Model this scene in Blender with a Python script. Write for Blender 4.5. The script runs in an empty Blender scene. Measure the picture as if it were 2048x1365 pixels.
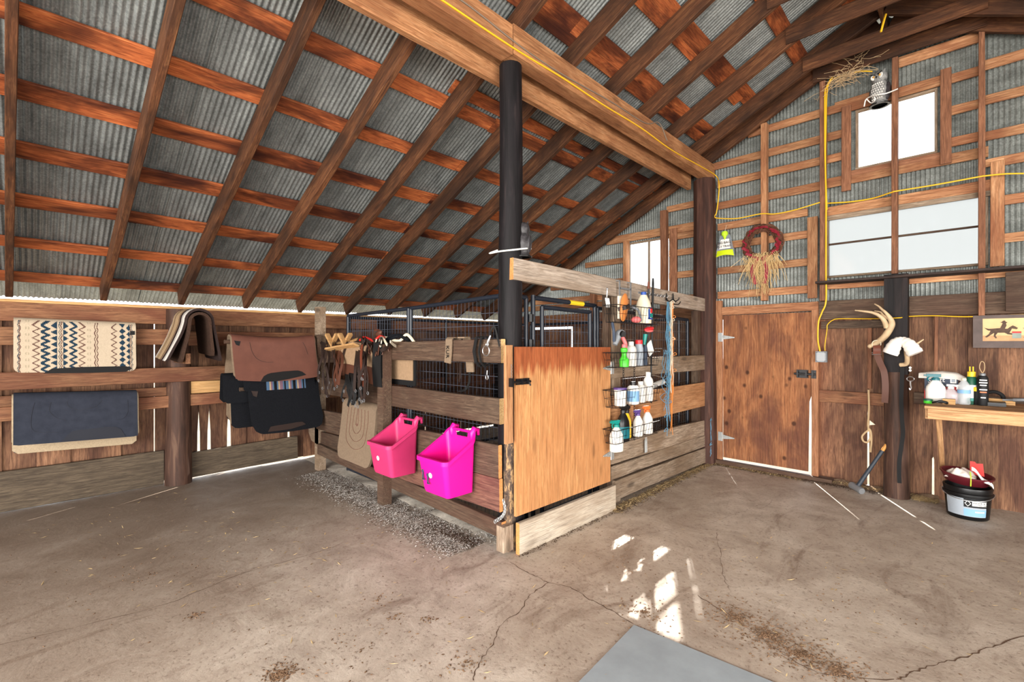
import bpy, math, random
from mathutils import Vector, Matrix, noise
V = Vector
random.seed(7)
sc = bpy.context.scene
COL = sc.collection
# ---------------------------------------------------------------- camera, light, exposure
YAW = math.radians(44.3); FOC = 935.0; CX = 1024.0; CY = 687.0; EYE = 1.5
CA, SA = math.cos(YAW), math.sin(YAW)
cam = bpy.data.cameras.new('camera'); camo = bpy.data.objects.new('camera', cam); COL.objects.link(camo)
camo.location = (0, 0, EYE); camo.rotation_euler = (math.radians(90), 0, YAW)
cam.lens = FOC / 2048 * 36; cam.sensor_width = 36; cam.shift_y = 4.5 / 2048; cam.clip_start = .02
sc.camera = camo
sc.view_settings.view_transform = 'Standard'; sc.view_settings.look = 'None'; sc.view_settings.gamma = 1
sc.view_settings.use_curve_mapping = False
sc.view_settings.exposure = 2.28
w = bpy.data.worlds.new('sky'); sc.world = w; w.use_nodes = True
bg = w.node_tree.nodes['Background']; bg.inputs[0].default_value = (.93, .965, 1, 1); bg.inputs[1].default_value = 1.0
sun = bpy.data.lights.new('sun', 'SUN'); suno = bpy.data.objects.new('sun', sun); COL.objects.link(suno)
sun.energy = 4.0; sun.angle = math.radians(.6); sun.color = (1, .95, .86)
SUN = V((.39, -.73, -.559)).normalized()
suno.rotation_euler = SUN.to_track_quat('-Z', 'Y').to_euler(); suno.location = (-4, 12, 8)
def area(name, loc, rot, sx, sy, power, col=(1, 1, 1)):
    l = bpy.data.lights.new(name, 'AREA'); l.shape = 'RECTANGLE'; l.size = sx; l.size_y = sy; l.energy = power; l.color = col
    o = bpy.data.objects.new(name, l); COL.objects.link(o); o.location = loc; o.rotation_euler = rot; return o
# added fill lamps in assumed, unseen openings behind the viewer and on the right
area('front_fill_light', (.9, -4.35, 1.75), (math.radians(-90), 0, math.radians(180)), 7.2, 3.3, 255, (1, .96, .91))
area('side_fill_light', (4.75, .3, 1.2), (0, math.radians(90), 0), 2.0, 6.5, 120, (1, .97, .93))
cyc = getattr(sc, 'cycles', None)
if cyc:
    cyc.max_bounces = 8; cyc.diffuse_bounces = 5; cyc.glossy_bounces = 3; cyc.transparent_max_bounces = 16; cyc.sample_clamp_indirect = 6

# ---------------------------------------------------------------- measuring helper: a ray of the surveyed view meets a plane of the building
def at(px, py, x=None, y=None, z=None):
    u = (px - CX) / FOC; v = (CY - py) / FOC
    r = V((u * CA - SA, u * SA + CA, v))
    t = x / r.x if x is not None else (y / r.y if y is not None else (z - EYE) / r.z)
    return V((r.x * t, r.y * t, EYE + r.z * t))

# ---------------------------------------------------------------- materials
def lin(c):
    return tuple(((q / 255) / 12.92 if q / 255 <= .04045 else (((q / 255) + .055) / 1.055) ** 2.4) for q in c) + (1,)
MATS = {}
def newmat(name):
    m = bpy.data.materials.new(name); m.use_nodes = True; nt = m.node_tree
    b = nt.nodes['Principled BSDF']; MATS[name] = m
    return m, nt, b
def nd(nt, t, **k):
    n = nt.nodes.new(t)
    for a, v in k.items(): setattr(n, a, v)
    return n
def ramp(nt, src, stops):
    r = nt.nodes.new('ShaderNodeValToRGB'); e = r.color_ramp.elements
    while len(e) < len(stops): e.new(.5)
    for q, (p, c) in zip(e, stops): q.position = p; q.color = c if len(c) == 4 else tuple(c) + (1,)
    nt.links.new(src, r.inputs[0]); return r
def coords(nt, scale, rnd=True):
    tc = nd(nt, 'ShaderNodeTexCoord'); mp = nd(nt, 'ShaderNodeMapping'); mp.inputs['Scale'].default_value = scale
    nt.links.new(tc.outputs['Object'], mp.inputs['Vector'])
    if rnd:
        oi = nd(nt, 'ShaderNodeObjectInfo'); ml = nd(nt, 'ShaderNodeMath', operation='MULTIPLY'); ml.inputs[1].default_value = 53.7
        nt.links.new(oi.outputs['Random'], ml.inputs[0])
        ad = nd(nt, 'ShaderNodeVectorMath', operation='ADD'); nt.links.new(mp.outputs[0], ad.inputs[0]); nt.links.new(ml.outputs[0], ad.inputs[1])
        return ad.outputs[0]
    return mp.outputs[0]
def noise_(nt, vec, sc_, det=5, rough=.6, dist=0):
    n = nd(nt, 'ShaderNodeTexNoise'); n.inputs['Scale'].default_value = sc_; n.inputs['Detail'].default_value = det
    n.inputs['Roughness'].default_value = rough; n.inputs['Distortion'].default_value = dist; nt.links.new(vec, n.inputs['Vector']); return n
def mix(nt, fac, a, b, mode='MIX'):
    m = nd(nt, 'ShaderNodeMix', data_type='RGBA', blend_type=mode)
    for s, i in ((fac, 0), (a, 6), (b, 7)):
        if hasattr(s, 'links'): nt.links.new(s, m.inputs[i])
        else: m.inputs[i].default_value = s
    return m.outputs[2]
def bump(nt, b, h, st=.3, dist=.01):
    bp = nd(nt, 'ShaderNodeBump'); bp.inputs['Strength'].default_value = st; bp.inputs['Distance'].default_value = dist
    nt.links.new(h, bp.inputs['Height']); nt.links.new(bp.outputs[0], b.inputs['Normal'])
def wood(name, dark, mid, light, axis='X', rough=.75, var=.35, knots=.5, grain=1.0, stain=None, stain_amt=.5, sat=.95, hue=.510, round_knots=False):
    m, nt, b = newmat(name)
    k = {'X': (1, 9, 9), 'Y': (9, 1, 9), 'Z': (9, 9, 1)}[axis]
    v1 = coords(nt, tuple(q * 1.3 * grain for q in k))
    n1 = noise_(nt, v1, 4.6, 9, .66, .9)
    n4 = noise_(nt, coords(nt, tuple((q * 1.5 if q == 1 else q * 9) for q in k)), 2.2, 4, .7, .2)
    r1 = ramp(nt, n1.outputs[0], [(.28, lin(dark)), (.5, lin(mid)), (.74, lin(light))])
    v2 = coords(nt, tuple((q if q == 1 else 2.6) * 1.0 for q in k))
    n2 = noise_(nt, v2, 1.3, 4, .6, .6)
    r2 = ramp(nt, n2.outputs[0], [(.33, (.0,) * 3), (.62, (1,) * 3)])
    c = mix(nt, r2.outputs[0], r1.outputs[0], mix(nt, .55, r1.outputs[0], lin(stain or dark)))
    if stain: c = mix(nt, ramp(nt, n2.outputs[0], [(.46, (0,) * 3), (.66, (stain_amt,) * 3)]).outputs[0], c, lin(stain))
    if knots:
        v3 = coords(nt, (7.4, 7.4, 6.2) if round_knots else tuple({1: 2.2}.get(q, 6.5) for q in k))
        vo = nd(nt, 'ShaderNodeTexVoronoi'); vo.inputs['Scale'].default_value = .75; nt.links.new(v3, vo.inputs['Vector'])
        rk = ramp(nt, vo.outputs['Distance'], [(.06 if not round_knots else .09, (knots,) * 3), (.15 if not round_knots else .17, (0,) * 3)])
        c = mix(nt, rk.outputs[0], c, tuple(q * .35 for q in lin(dark)[:3]) + (1,))
    c = mix(nt, 1.0, c, ramp(nt, n4.outputs[0], [(.36, (.62,) * 3), (.52, (1.02,) * 3), (.7, (1.2,) * 3)]).outputs[0], 'MULTIPLY')
    oi = nd(nt, 'ShaderNodeObjectInfo'); hs = nd(nt, 'ShaderNodeHueSaturation'); hs.inputs['Saturation'].default_value = sat; hs.inputs['Hue'].default_value = hue
    mr = nd(nt, 'ShaderNodeMapRange'); mr.inputs['To Min'].default_value = 1 - var; mr.inputs['To Max'].default_value = 1 + var
    nt.links.new(oi.outputs['Random'], mr.inputs[0]); nt.links.new(mr.outputs[0], hs.inputs['Value']); nt.links.new(c, hs.inputs['Color'])
    nt.links.new(hs.outputs[0], b.inputs['Base Color']); b.inputs['Roughness'].default_value = rough
    b.inputs['Specular IOR Level'].default_value = .25
    bump(nt, b, n1.outputs[0], .5, .004)
    return m
def plain(name, col, rough=.5, metal=0, n=0, nscale=20, spec=.35, alpha=None, trans=0, emit=0, bumpy=0):
    m, nt, b = newmat(name); c = lin(col); b.inputs['Base Color'].default_value = c
    b.inputs['Roughness'].default_value = rough; b.inputs['Metallic'].default_value = metal; b.inputs['Specular IOR Level'].default_value = spec if rough < .9 else .06
    if n or bumpy:
        nn = noise_(nt, coords(nt, (1, 1, 1)), nscale, 5, .6)
        if n:
            r = ramp(nt, nn.outputs[0], [(.3, tuple(q * (1 - n) for q in c[:3])), (.7, tuple(min(1, q * (1 + n)) for q in c[:3]))])
            nt.links.new(r.outputs[0], b.inputs['Base Color'])
        if bumpy: bump(nt, b, nn.outputs[0], bumpy, .004)
    if trans: b.inputs['Transmission Weight'].default_value = trans
    if emit: b.inputs['Emission Color'].default_value = c; b.inputs['Emission Strength'].default_value = emit
    if alpha is not None: b.inputs['Alpha'].default_value = alpha
    return m

wood('rafter_wood', (58, 26, 16), (92, 46, 28), (126, 74, 46), knots=.6, var=.2, hue=.516, stain=(40, 22, 16), stain_amt=.6)
wood('purlin_wood', (110, 50, 20), (172, 92, 44), (208, 126, 66), knots=.95, var=.22, stain=(58, 24, 12), stain_amt=1.0, sat=.98, hue=.498)
wood('beam_wood', (128, 72, 42), (178, 116, 76), (204, 148, 106), knots=.5, var=.08, stain=(120, 66, 40), stain_amt=.5)
wood('girt_wood', (120, 72, 46), (170, 114, 78), (204, 152, 114), knots=.5, var=.22, stain=(120, 60, 38), stain_amt=.6)
wood('stud_wood', (96, 54, 38), (138, 84, 60), (172, 114, 86), knots=.5, var=.15)
wood('plank_wood', (62, 40, 30), (108, 74, 58), (142, 102, 80), knots=.5, var=.28, stain=(60, 30, 24), stain_amt=.6)
wood('rail_wood', (84, 48, 32), (128, 82, 56), (158, 108, 78), knots=.6, var=.15, stain=(96, 46, 32), stain_amt=.6)
wood('grey_board_wood', (96, 80, 68), (146, 124, 106), (184, 164, 144), knots=.6, var=.14, stain=(110, 84, 64), stain_amt=.5)
wood('dark_board_wood', (50, 37, 29), (80, 61, 49), (112, 90, 74), knots=.5, var=.15, stain=(70, 44, 34), stain_amt=.5)
wood('red_board_wood', (70, 38, 34), (108, 68, 58), (142, 98, 82), knots=.4, var=.08, stain=(84, 40, 40), stain_amt=.7)
wood('base_board_wood', (54, 44, 34), (88, 74, 58), (116, 100, 80), knots=.4, var=.12, hue=.502)
wood('pale_board_wood', (128, 112, 100), (170, 152, 138), (200, 184, 170), knots=.6, var=.03, stain=(130, 106, 88), stain_amt=.4)
wood('kick_board_wood', (150, 128, 104), (188, 166, 140), (206, 186, 160), knots=.3, var=.05, stain=(150, 118, 86), stain_amt=.6, sat=.7)
wood('fresh_end_wood', (176, 128, 78), (206, 162, 110), (222, 184, 136), knots=0, var=.06)
wood('orange_cut_wood', (168, 94, 44), (198, 122, 66), (212, 142, 84), knots=0, var=.08)
wood('light_pine', (170, 118, 70), (200, 148, 96), (216, 168, 118), knots=1, var=.05)
wood('bench_wood', (150, 100, 64), (190, 138, 96), (214, 166, 124), knots=.8, var=.08)
wood('dark_trim_wood', (40, 30, 28), (64, 48, 44), (86, 66, 58), knots=.3, var=.1)
wood('ply_board', (140, 84, 50), (180, 122, 82), (202, 150, 108), knots=.4, var=.05)
wood('gate_plywood', (150, 88, 48), (186, 122, 74), (208, 150, 100), axis='Z', knots=.45, var=0, grain=1.0, stain=(170, 104, 60), stain_amt=.5, sat=.95)
wood('door_plywood', (104, 52, 28), (146, 84, 50), (176, 114, 74), axis='Z', knots=.95, var=0, grain=.8, stain=(86, 44, 34), stain_amt=.75, round_knots=True)
wood('door_frame_wood', (120, 66, 42), (164, 104, 72), (192, 136, 100), knots=.5, var=.1)

def water_stain(mname, z0, z1, col):   # old water stain creeping down from the board's top edge
    nt = MATS[mname].node_tree; b = nt.nodes['Principled BSDF']; l = b.inputs['Base Color'].links[0]; src = l.from_socket
    tc = nd(nt, 'ShaderNodeTexCoord'); sx = nd(nt, 'ShaderNodeSeparateXYZ'); nt.links.new(tc.outputs['Object'], sx.inputs[0])
    n = noise_(nt, coords(nt, (1, 9, .7), False), 2.5, 4, .6); ad = nd(nt, 'ShaderNodeMath', operation='MULTIPLY_ADD'); nt.links.new(n.outputs[0], ad.inputs[0]); ad.inputs[1].default_value = .34; nt.links.new(sx.outputs[2], ad.inputs[2])
    mr = nd(nt, 'ShaderNodeMapRange'); nt.links.new(ad.outputs[0], mr.inputs[0]); mr.inputs[1].default_value = z0; mr.inputs[2].default_value = z1; r = ramp(nt, mr.outputs[0], [(0, (0,) * 3), (1, (.8,) * 3)]); nt.links.new(mix(nt, r.outputs[0], src, mix(nt, 1.0, src, lin(col), 'MULTIPLY')), b.inputs['Base Color'])
water_stain('gate_plywood', 1.16, 1.24, (190, 120, 92))
def post_mat(name, a, bcol, cc):
    m, nt, b = newmat(name)
    n1 = noise_(nt, coords(nt, (9, 9, .8)), 2.4, 6, .6, .5)
    r = ramp(nt, n1.outputs[0], [(.3, lin(a)), (.55, lin(bcol)), (.78, lin(cc))])
    nt.links.new(r.outputs[0], b.inputs['Base Color']); b.inputs['Roughness'].default_value = .6; b.inputs['Specular IOR Level'].default_value = .18; bump(nt, b, n1.outputs[0], .6, .008)
post_mat('creosote_post', (12, 11, 12), (24, 21, 23), (48, 40, 40))
post_mat('log_post_bark', (42, 30, 25), (74, 52, 42), (112, 86, 68))
post_mat('dark_square_post', (14, 11, 12), (26, 20, 20), (46, 34, 32))
post_mat('brown_corner_post', (44, 30, 26), (70, 46, 38), (98, 68, 54))
def bark():
    m, nt, b = newmat('peeling_bark')
    n1 = noise_(nt, coords(nt, (6, 6, 2.2)), 6, 6, .7, .4)
    r = ramp(nt, n1.outputs[0], [(.38, lin((48, 36, 30))), (.52, lin((92, 74, 60))), (.6, lin((176, 140, 96))), (.7, lin((112, 84, 60)))])
    nt.links.new(r.outputs[0], b.inputs['Base Color']); b.inputs['Roughness'].default_value = .85; bump(nt, b, n1.outputs[0], 1, .015)
bark()
def galv(name, base, met, rough):
    m, nt, b = newmat(name)
    v = coords(nt, (1, 1, 1)); vo = nd(nt, 'ShaderNodeTexVoronoi'); vo.inputs['Scale'].default_value = 95; nt.links.new(v, vo.inputs['Vector'])
    n = noise_(nt, coords(nt, (1.5, 5, 5)), 2.2, 5, .6)
    c = lin(base)
    r = ramp(nt, n.outputs[0], [(.3, tuple(q * .62 for q in c[:3])), (.7, tuple(min(1, q * 1.25) for q in c[:3]))])
    sp = ramp(nt, vo.outputs['Color'], [(.1, (.75,) * 3), (.9, (1.2,) * 3)])
    nt.links.new(mix(nt, 1.0, r.outputs[0], sp.outputs[0], 'MULTIPLY'), b.inputs['Base Color'])
    b.inputs['Metallic'].default_value = met; b.inputs['Roughness'].default_value = rough
galv('galvanised_roof', (140, 146, 146), .55, .40)
galv('galvanised_wall', (130, 134, 130), .4, .5)

def concrete():
    m, nt, b = newmat('concrete_floor')
    v = coords(nt, (1, 1, 1), False)
    big = noise_(nt, v, .55, 5, .62, .8); med = noise_(nt, v, 3.2, 8, .68, .5); fine = noise_(nt, v, 46, 6, .75)
    st = noise_(nt, coords(nt, (2.2, .7, 1), False), 1.6, 7, .7, 1.2)
    c = ramp(nt, med.outputs[0], [(.3, lin((156, 141, 126))), (.5, lin((184, 170, 154))), (.7, lin((206, 194, 178)))]).outputs[0]
    c = mix(nt, ramp(nt, big.outputs[0], [(.42, (.75,) * 3), (.6, (0,) * 3)]).outputs[0], c, mix(nt, .5, c, lin((134, 112, 92))))
    c = mix(nt, ramp(nt, st.outputs[0], [(.56, (0,) * 3), (.7, (.6,) * 3)]).outputs[0], c, lin((104, 80, 62)))
    c = mix(nt, ramp(nt, fine.outputs[0], [(.34, (.7,) * 3), (.45, (0,) * 3)]).outputs[0], c, lin((96, 76, 62)))
    # earth tint with shade painted in toward the left wall, broken up by noise
    sx = nd(nt, 'ShaderNodeSeparateXYZ'); nt.links.new(v, sx.inputs[0])
    ad = nd(nt, 'ShaderNodeMath', operation='MULTIPLY_ADD'); nt.links.new(big.outputs[0], ad.inputs[0]); ad.inputs[1].default_value = 3.0; nt.links.new(sx.outputs[0], ad.inputs[2])
    mr = nd(nt, 'ShaderNodeMapRange'); nt.links.new(ad.outputs[0], mr.inputs[0])
    for i, q in enumerate((-.3, -2.6, 0, 1)): mr.inputs[1 + i].default_value = q
    c = mix(nt, mr.outputs[0], c, mix(nt, .78, c, lin((100, 82, 66))))
    nt.links.new(c, b.inputs['Base Color'])
    rr = ramp(nt, med.outputs[0], [(.3, (.75,) * 3), (.7, (.5,) * 3)]); nt.links.new(rr.outputs[0], b.inputs['Roughness'])
    h = nd(nt, 'ShaderNodeMath', operation='MULTIPLY_ADD'); nt.links.new(fine.outputs[0], h.inputs[0]); h.inputs[1].default_value = .3; nt.links.new(med.outputs[0], h.inputs[2])
    bump(nt, b, h.outputs[0], .45, .012)
concrete()
def pane_mat(name, t, col):
    m = bpy.data.materials.new(name); m.use_nodes = True; nt = m.node_tree; nt.nodes.clear(); MATS[name] = m
    o = nd(nt, 'ShaderNodeOutputMaterial'); tr = nd(nt, 'ShaderNodeBsdfTransparent'); tr.inputs[0].default_value = (t, t, t, 1)
    g = nd(nt, 'ShaderNodeBsdfGlossy'); g.inputs['Roughness'].default_value = .05; ms = nd(nt, 'ShaderNodeMixShader'); ms.inputs[0].default_value = .05
    if col:
        tl = nd(nt, 'ShaderNodeBsdfTranslucent'); tl.inputs[0].default_value = lin(col); m2 = nd(nt, 'ShaderNodeMixShader'); m2.inputs[0].default_value = .6
        nt.links.new(tr.outputs[0], m2.inputs[1]); nt.links.new(tl.outputs[0], m2.inputs[2]); first = m2.outputs[0]
    else: first = tr.outputs[0]
    nt.links.new(first, ms.inputs[1]); nt.links.new(g.outputs[0], ms.inputs[2]); nt.links.new(ms.outputs[0], o.inputs[0])
pane_mat('clear_glass', .95, None); pane_mat('milky_panel', .385, (160, 164, 166))
def clearplastic(name, col, amt):
    m = bpy.data.materials.new(name); m.use_nodes = True; nt = m.node_tree; nt.nodes.clear(); MATS[name] = m
    o = nd(nt, 'ShaderNodeOutputMaterial'); tr = nd(nt, 'ShaderNodeBsdfTransparent'); pb = nd(nt, 'ShaderNodeBsdfPrincipled')
    pb.inputs['Base Color'].default_value = lin(col); pb.inputs['Roughness'].default_value = .15; ms = nd(nt, 'ShaderNodeMixShader'); ms.inputs[0].default_value = amt
    nt.links.new(tr.outputs[0], ms.inputs[1]); nt.links.new(pb.outputs[0], ms.inputs[2]); nt.links.new(ms.outputs[0], o.inputs[0])
clearplastic('clear_plastic', (225, 228, 230), .35); clearplastic('cloudy_plastic', (226, 224, 216), .85); clearplastic('bag_plastic', (150, 160, 170), .4)

for n_, c_, r_ in [('black_metal', (15, 15, 17), .4), ('pipe_black', (30, 35, 44), .35), ('black_leather', (15, 14, 14), .8), ('black_plastic', (13, 13, 14), .35),
                   ('brown_leather', (80, 46, 32), .55), ('dark_leather', (42, 29, 24), .6), ('red_leather', (104, 52, 34), .5), ('white_plastic', (225, 222, 214), .4),
                   ('cream_plastic', (216, 206, 180), .45), ('yellow_cord', (226, 176, 36), .45), ('yellow_plastic', (232, 192, 40), .4), ('orange_plastic', (236, 104, 44), .4),
                   ('teal_plastic', (10, 120, 110), .35), ('dark_teal', (18, 92, 100), .35), ('green_plastic', (70, 180, 50), .4), ('dark_green', (24, 82, 60), .4), ('purple_plastic', (82, 60, 120), .4),
                   ('red_plastic', (200, 40, 44), .4), ('pink_soft', (226, 110, 110), .5), ('blue_plastic', (36, 74, 150), .4), ('blue_twine', (96, 142, 168), .7),
                   ('orange_twine', (222, 140, 70), .7), ('cream_twine', (216, 204, 180), .8), ('lime_plastic', (180, 220, 50), .4), ('lime_liquid', (196, 214, 30), .3), ('fire_red', (180, 40, 34), .5),
                   ('brush_wood', (190, 116, 58), .4), ('paper_white', (232, 230, 224), .8), ('print_black', (12, 12, 13), .6), ('print_grey', (150, 158, 166), .6), ('print_blue', (120, 160, 196), .6),
                   ('print_red', (206, 44, 44), .6), ('box_navy', (52, 62, 78), .6), ('maroon_plastic', (86, 24, 32), .35), ('grey_pvc', (118, 122, 126), .5), ('cable_grey', (120, 106, 92), .6), ('gold_print', (200, 150, 60), .5)]:
    plain(n_, c_, r_)
plain('steel', (190, 190, 190), .3, .9); plain('wire_grey', (96, 102, 114), .35, .4); plain('zinc_hinge', (176, 178, 176), .4, .6, n=.15)
plain('pink_faded', (186, 48, 98), .45, n=.08, nscale=6); plain('pink_bright', (222, 14, 136), .4)
plain('tan_felt', (122, 104, 86), .95, n=.12, nscale=60, bumpy=.3); plain('tan_canvas', (146, 120, 94), .9, n=.12, nscale=40, bumpy=.3)
plain('cream_wool', (164, 146, 120), .95, n=.15, nscale=80, bumpy=.6); plain('rug_cream', (178, 162, 140), .95, n=.1, nscale=120, bumpy=.3); plain('rug_teal', (34, 52, 66), .95, n=.2, nscale=120)
plain('rug_brown', (92, 66, 58), .95, n=.2, nscale=120); plain('rug_faint', (154, 142, 120), .95, n=.1, nscale=120)
plain('navy_canvas', (46, 49, 58), .9, n=.16, nscale=14, bumpy=.2); plain('navy_dark', (32, 34, 42), .8); plain('charcoal_felt', (22, 23, 26), .92, n=.25, nscale=90, bumpy=.3)
plain('pad_leather', (98, 60, 48), .65, n=.12, nscale=10, bumpy=.1); plain('blanket_tan', (158, 134, 104), .95, n=.12, nscale=60, bumpy=.3); plain('blanket_brown', (92, 70, 56), .95, n=.15, nscale=60, bumpy=.3)
plain('blanket_dark', (48, 38, 36), .95, n=.2, nscale=60, bumpy=.3); plain('blanket_white', (206, 200, 192), .95, n=.1, nscale=60, bumpy=.3); plain('sheepskin_dark', (62, 46, 38), 1, n=.3, nscale=70, bumpy=1)
plain('stripe_blue', (70, 92, 116), .95); plain('stripe_mauve', (110, 84, 96), .95)
plain('white_cloth', (226, 218, 208), .9, bumpy=.3, nscale=14); plain('antler', (186, 160, 126), .55, n=.25, nscale=9, bumpy=.2); plain('rope_hemp', (176, 150, 116), .9)
plain('twig', (92, 62, 48), .9, n=.3, nscale=30); plain('raffia', (214, 184, 132), .8); plain('red_ribbon', (128, 30, 44), .6, n=.3, nscale=30)
plain('owl_grey', (128, 128, 126), .6, n=.5, nscale=38, bumpy=.6); plain('owl_dark', (48, 46, 48), .45, n=.6, nscale=44, bumpy=.8); plain('owl_white', (214, 212, 206), .6); plain('owl_amber', (214, 150, 40), .3)
plain('straw', (176, 152, 112), .95, n=.3, nscale=9); plain('shavings_grey', (148, 138, 128), .95, n=.3, nscale=9); plain('shavings_dark', (78, 62, 50), .95, n=.3, nscale=9)
plain('earth_heap', (112, 92, 74), .98, n=.4, nscale=22, bumpy=1); plain('bedding', (196, 186, 172), .98, n=.25, nscale=16, bumpy=1)
plain('rubber_mat', (148, 156, 160), .6, n=.12, nscale=5, bumpy=.1); plain('outdoor_ground', (118, 110, 96), .95, n=.2, nscale=2)
plain('crack_dark', (96, 76, 62), .95); plain('dirt_patch', (112, 88, 68), .98, n=.35, nscale=26, bumpy=.8)
plain('picture_sky', (206, 176, 128), .7, n=.12, nscale=6); plain('picture_brown', (78, 58, 44), .7, n=.4, nscale=26); plain('picture_grey', (132, 142, 132), .7, n=.2, nscale=12); plain('picture_ground', (180, 138, 98), .7, n=.2, nscale=14)
plain('frame_wood', (88, 76, 72), .7, n=.2, nscale=10); plain('hammer_grip', (40, 46, 54), .5); plain('hickory', (186, 130, 62), .5); plain('tin_grey', (132, 134, 136), .45, .5)

# ---------------------------------------------------------------- mesh helpers
WLOC = {}
class MB:
    def __init__(s): s.v = []; s.f = []; s.m = []
    def add(s, vs, fs, m=0):
        k = len(s.v); s.v += [V(q) for q in vs]; s.f += [tuple(i + k for i in f) for f in fs]; s.m += [m] * len(fs)
    def obox(s, c, size, R=None, m=0, taper=1.0):
        c = V(c); h = V(size) / 2; vs = []
        for z in (-1, 1):
            k = taper if z > 0 else 1
            for x, y in ((-1, -1), (1, -1), (1, 1), (-1, 1)):
                q = V((x * h.x * k, y * h.y * k, z * h.z)); vs.append(c + (R @ q if R else q))
        s.add(vs, [(0, 3, 2, 1), (4, 5, 6, 7), (0, 1, 5, 4), (1, 2, 6, 5), (2, 3, 7, 6), (3, 0, 4, 7)], m); return s
    def box(s, x0, x1, y0, y1, z0, z1, m=0):
        return s.obox(((x0 + x1) / 2, (y0 + y1) / 2, (z0 + z1) / 2), (abs(x1 - x0), abs(y1 - y0), abs(z1 - z0)), None, m)
    def tube(s, pts, r, n=8, m=0, flat=None, caps=True, closed=False, side=None):
        pts = [V(p) for p in pts]; N = len(pts); rs = r if isinstance(r, (list, tuple)) else [r] * N; vs = []; fs = []
        t0 = (pts[1] - pts[0]).normalized(); a = V(side) if side is not None else (V((0, 0, 1)) if abs(t0.z) < .9 else V((1, 0, 0)))
        for i, p in enumerate(pts):
            if closed: t = (pts[(i + 1) % N] - pts[i - 1])
            else: t = pts[min(i + 1, N - 1)] - pts[max(i - 1, 0)]
            t = t.normalized() if t.length > 1e-9 else t0
            if side is not None: a = V(side)
            a = (a - t * a.dot(t)); a = a.normalized() if a.length > 1e-6 else t.orthogonal().normalized(); b = t.cross(a)
            for j in range(n):
                q = 2 * math.pi * (j + .5) / n; vs.append(p + a * math.cos(q) * rs[i] * 1.0 + b * math.sin(q) * rs[i] * (flat or 1.0))
        for i in range(N if closed else N - 1):
            k = (i + 1) % N
            for j in range(n): fs.append((i * n + j, i * n + (j + 1) % n, k * n + (j + 1) % n, k * n + j))
        if caps and not closed: fs += [tuple(range(n))[::-1], tuple(range((N - 1) * n, N * n))]
        s.add(vs, fs, m); return s
    def ribbon(s, pts, wd, th, side, m=0):   # flat strap; side = direction of its width
        pts = [V(p) for p in pts]; N = len(pts); vs = []; fs = []
        for i, p in enumerate(pts):
            t = (pts[min(i + 1, N - 1)] - pts[max(i - 1, 0)]).normalized(); sd = V(side); sd = (sd - t * sd.dot(t)).normalized(); nn = t.cross(sd)
            for a, b in ((-1, -1), (1, -1), (1, 1), (-1, 1)): vs.append(p + sd * a * wd / 2 + nn * b * th / 2)
        for i in range(N - 1):
            for j in range(4): fs.append((i * 4 + j, i * 4 + (j + 1) % 4, i * 4 + 4 + (j + 1) % 4, i * 4 + 4 + j))
        fs += [(3, 2, 1, 0), tuple(range(4 * N - 4, 4 * N))]; s.add(vs, fs, m); return s
    def lathe(s, prof, o=(0, 0, 0), n=16, R=None, m=0, sx=1, sy=1, sq=0):
        vs = []; fs = []; o = V(o)
        for r, z in prof:
            for j in range(n):
                q = 2 * math.pi * j / n; cx, cy = math.cos(q), math.sin(q)
                if sq:
                    k = 1 / (abs(cx) ** sq + abs(cy) ** sq) ** (1 / sq); cx *= k; cy *= k
                p = V((cx * r * sx, cy * r * sy, z)); vs.append(o + (R @ p if R else p))
        for i in range(len(prof) - 1):
            for j in range(n): fs.append((i * n + j, i * n + (j + 1) % n, (i + 1) * n + (j + 1) % n, (i + 1) * n + j))
        if prof[0][0] > 1e-5: fs.append(tuple(range(n))[::-1])
        if prof[-1][0] > 1e-5: fs.append(tuple(range((len(prof) - 1) * n, len(prof) * n)))
        s.add(vs, fs, m); return s
    def ball(s, c, r, n=10, m=0, sx=1, sy=1, sz=1, R=None):
        k = n // 2 + 1
        return s.lathe([(max(1e-6, math.sin(math.pi * i / k) * r), -math.cos(math.pi * i / k) * r * sz) for i in range(k + 1)], c, n, R, m, sx, sy)
    def grid(s, fn, nu, nv, m=0, mfn=None):
        k = len(s.v)
        for i in range(nu + 1):
            for j in range(nv + 1): s.v.append(V(fn(i / nu, j / nv)))
        for i in range(nu):
            for j in range(nv):
                a = k + i * (nv + 1) + j; s.f.append((a, a + nv + 1, a + nv + 2, a + 1)); s.m.append(mfn((i + .5) / nu, (j + .5) / nv) if mfn else m)
        return s
    def poly(s, pts, th, nrm, m=0):   # thick flat polygon
        nrm = V(nrm).normalized() * th; n = len(pts); a = [V(p) for p in pts]
        s.add(a + [p + nrm for p in a], [tuple(range(n))[::-1], tuple(range(n, 2 * n))] + [(i, (i + 1) % n, n + (i + 1) % n, n + i) for i in range(n)], m); return s
    def build(s, name, mats, parent=None, smooth=False, origin=None, **props):
        if not isinstance(mats, (list, tuple)): mats = [mats]
        lo = V((min(q.x for q in s.v), min(q.y for q in s.v), min(q.z for q in s.v))); hi = V((max(q.x for q in s.v), max(q.y for q in s.v), max(q.z for q in s.v)))
        o = V(origin) if origin is not None else V(((lo.x + hi.x) / 2, (lo.y + hi.y) / 2, lo.z))
        me = bpy.data.meshes.new(name); me.from_pydata([q - o for q in s.v], [], s.f)
        for q in mats: me.materials.append(MATS[q])
        if len(mats) > 1: me.polygons.foreach_set('material_index', s.m)
        if smooth: me.polygons.foreach_set('use_smooth', [True] * len(me.polygons))
        me.update()
        if smooth:
            try: me.set_sharp_from_angle(angle=math.radians(48))
            except Exception: pass
        ob = bpy.data.objects.new(name, me); COL.objects.link(ob); WLOC[ob.name] = o
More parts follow.
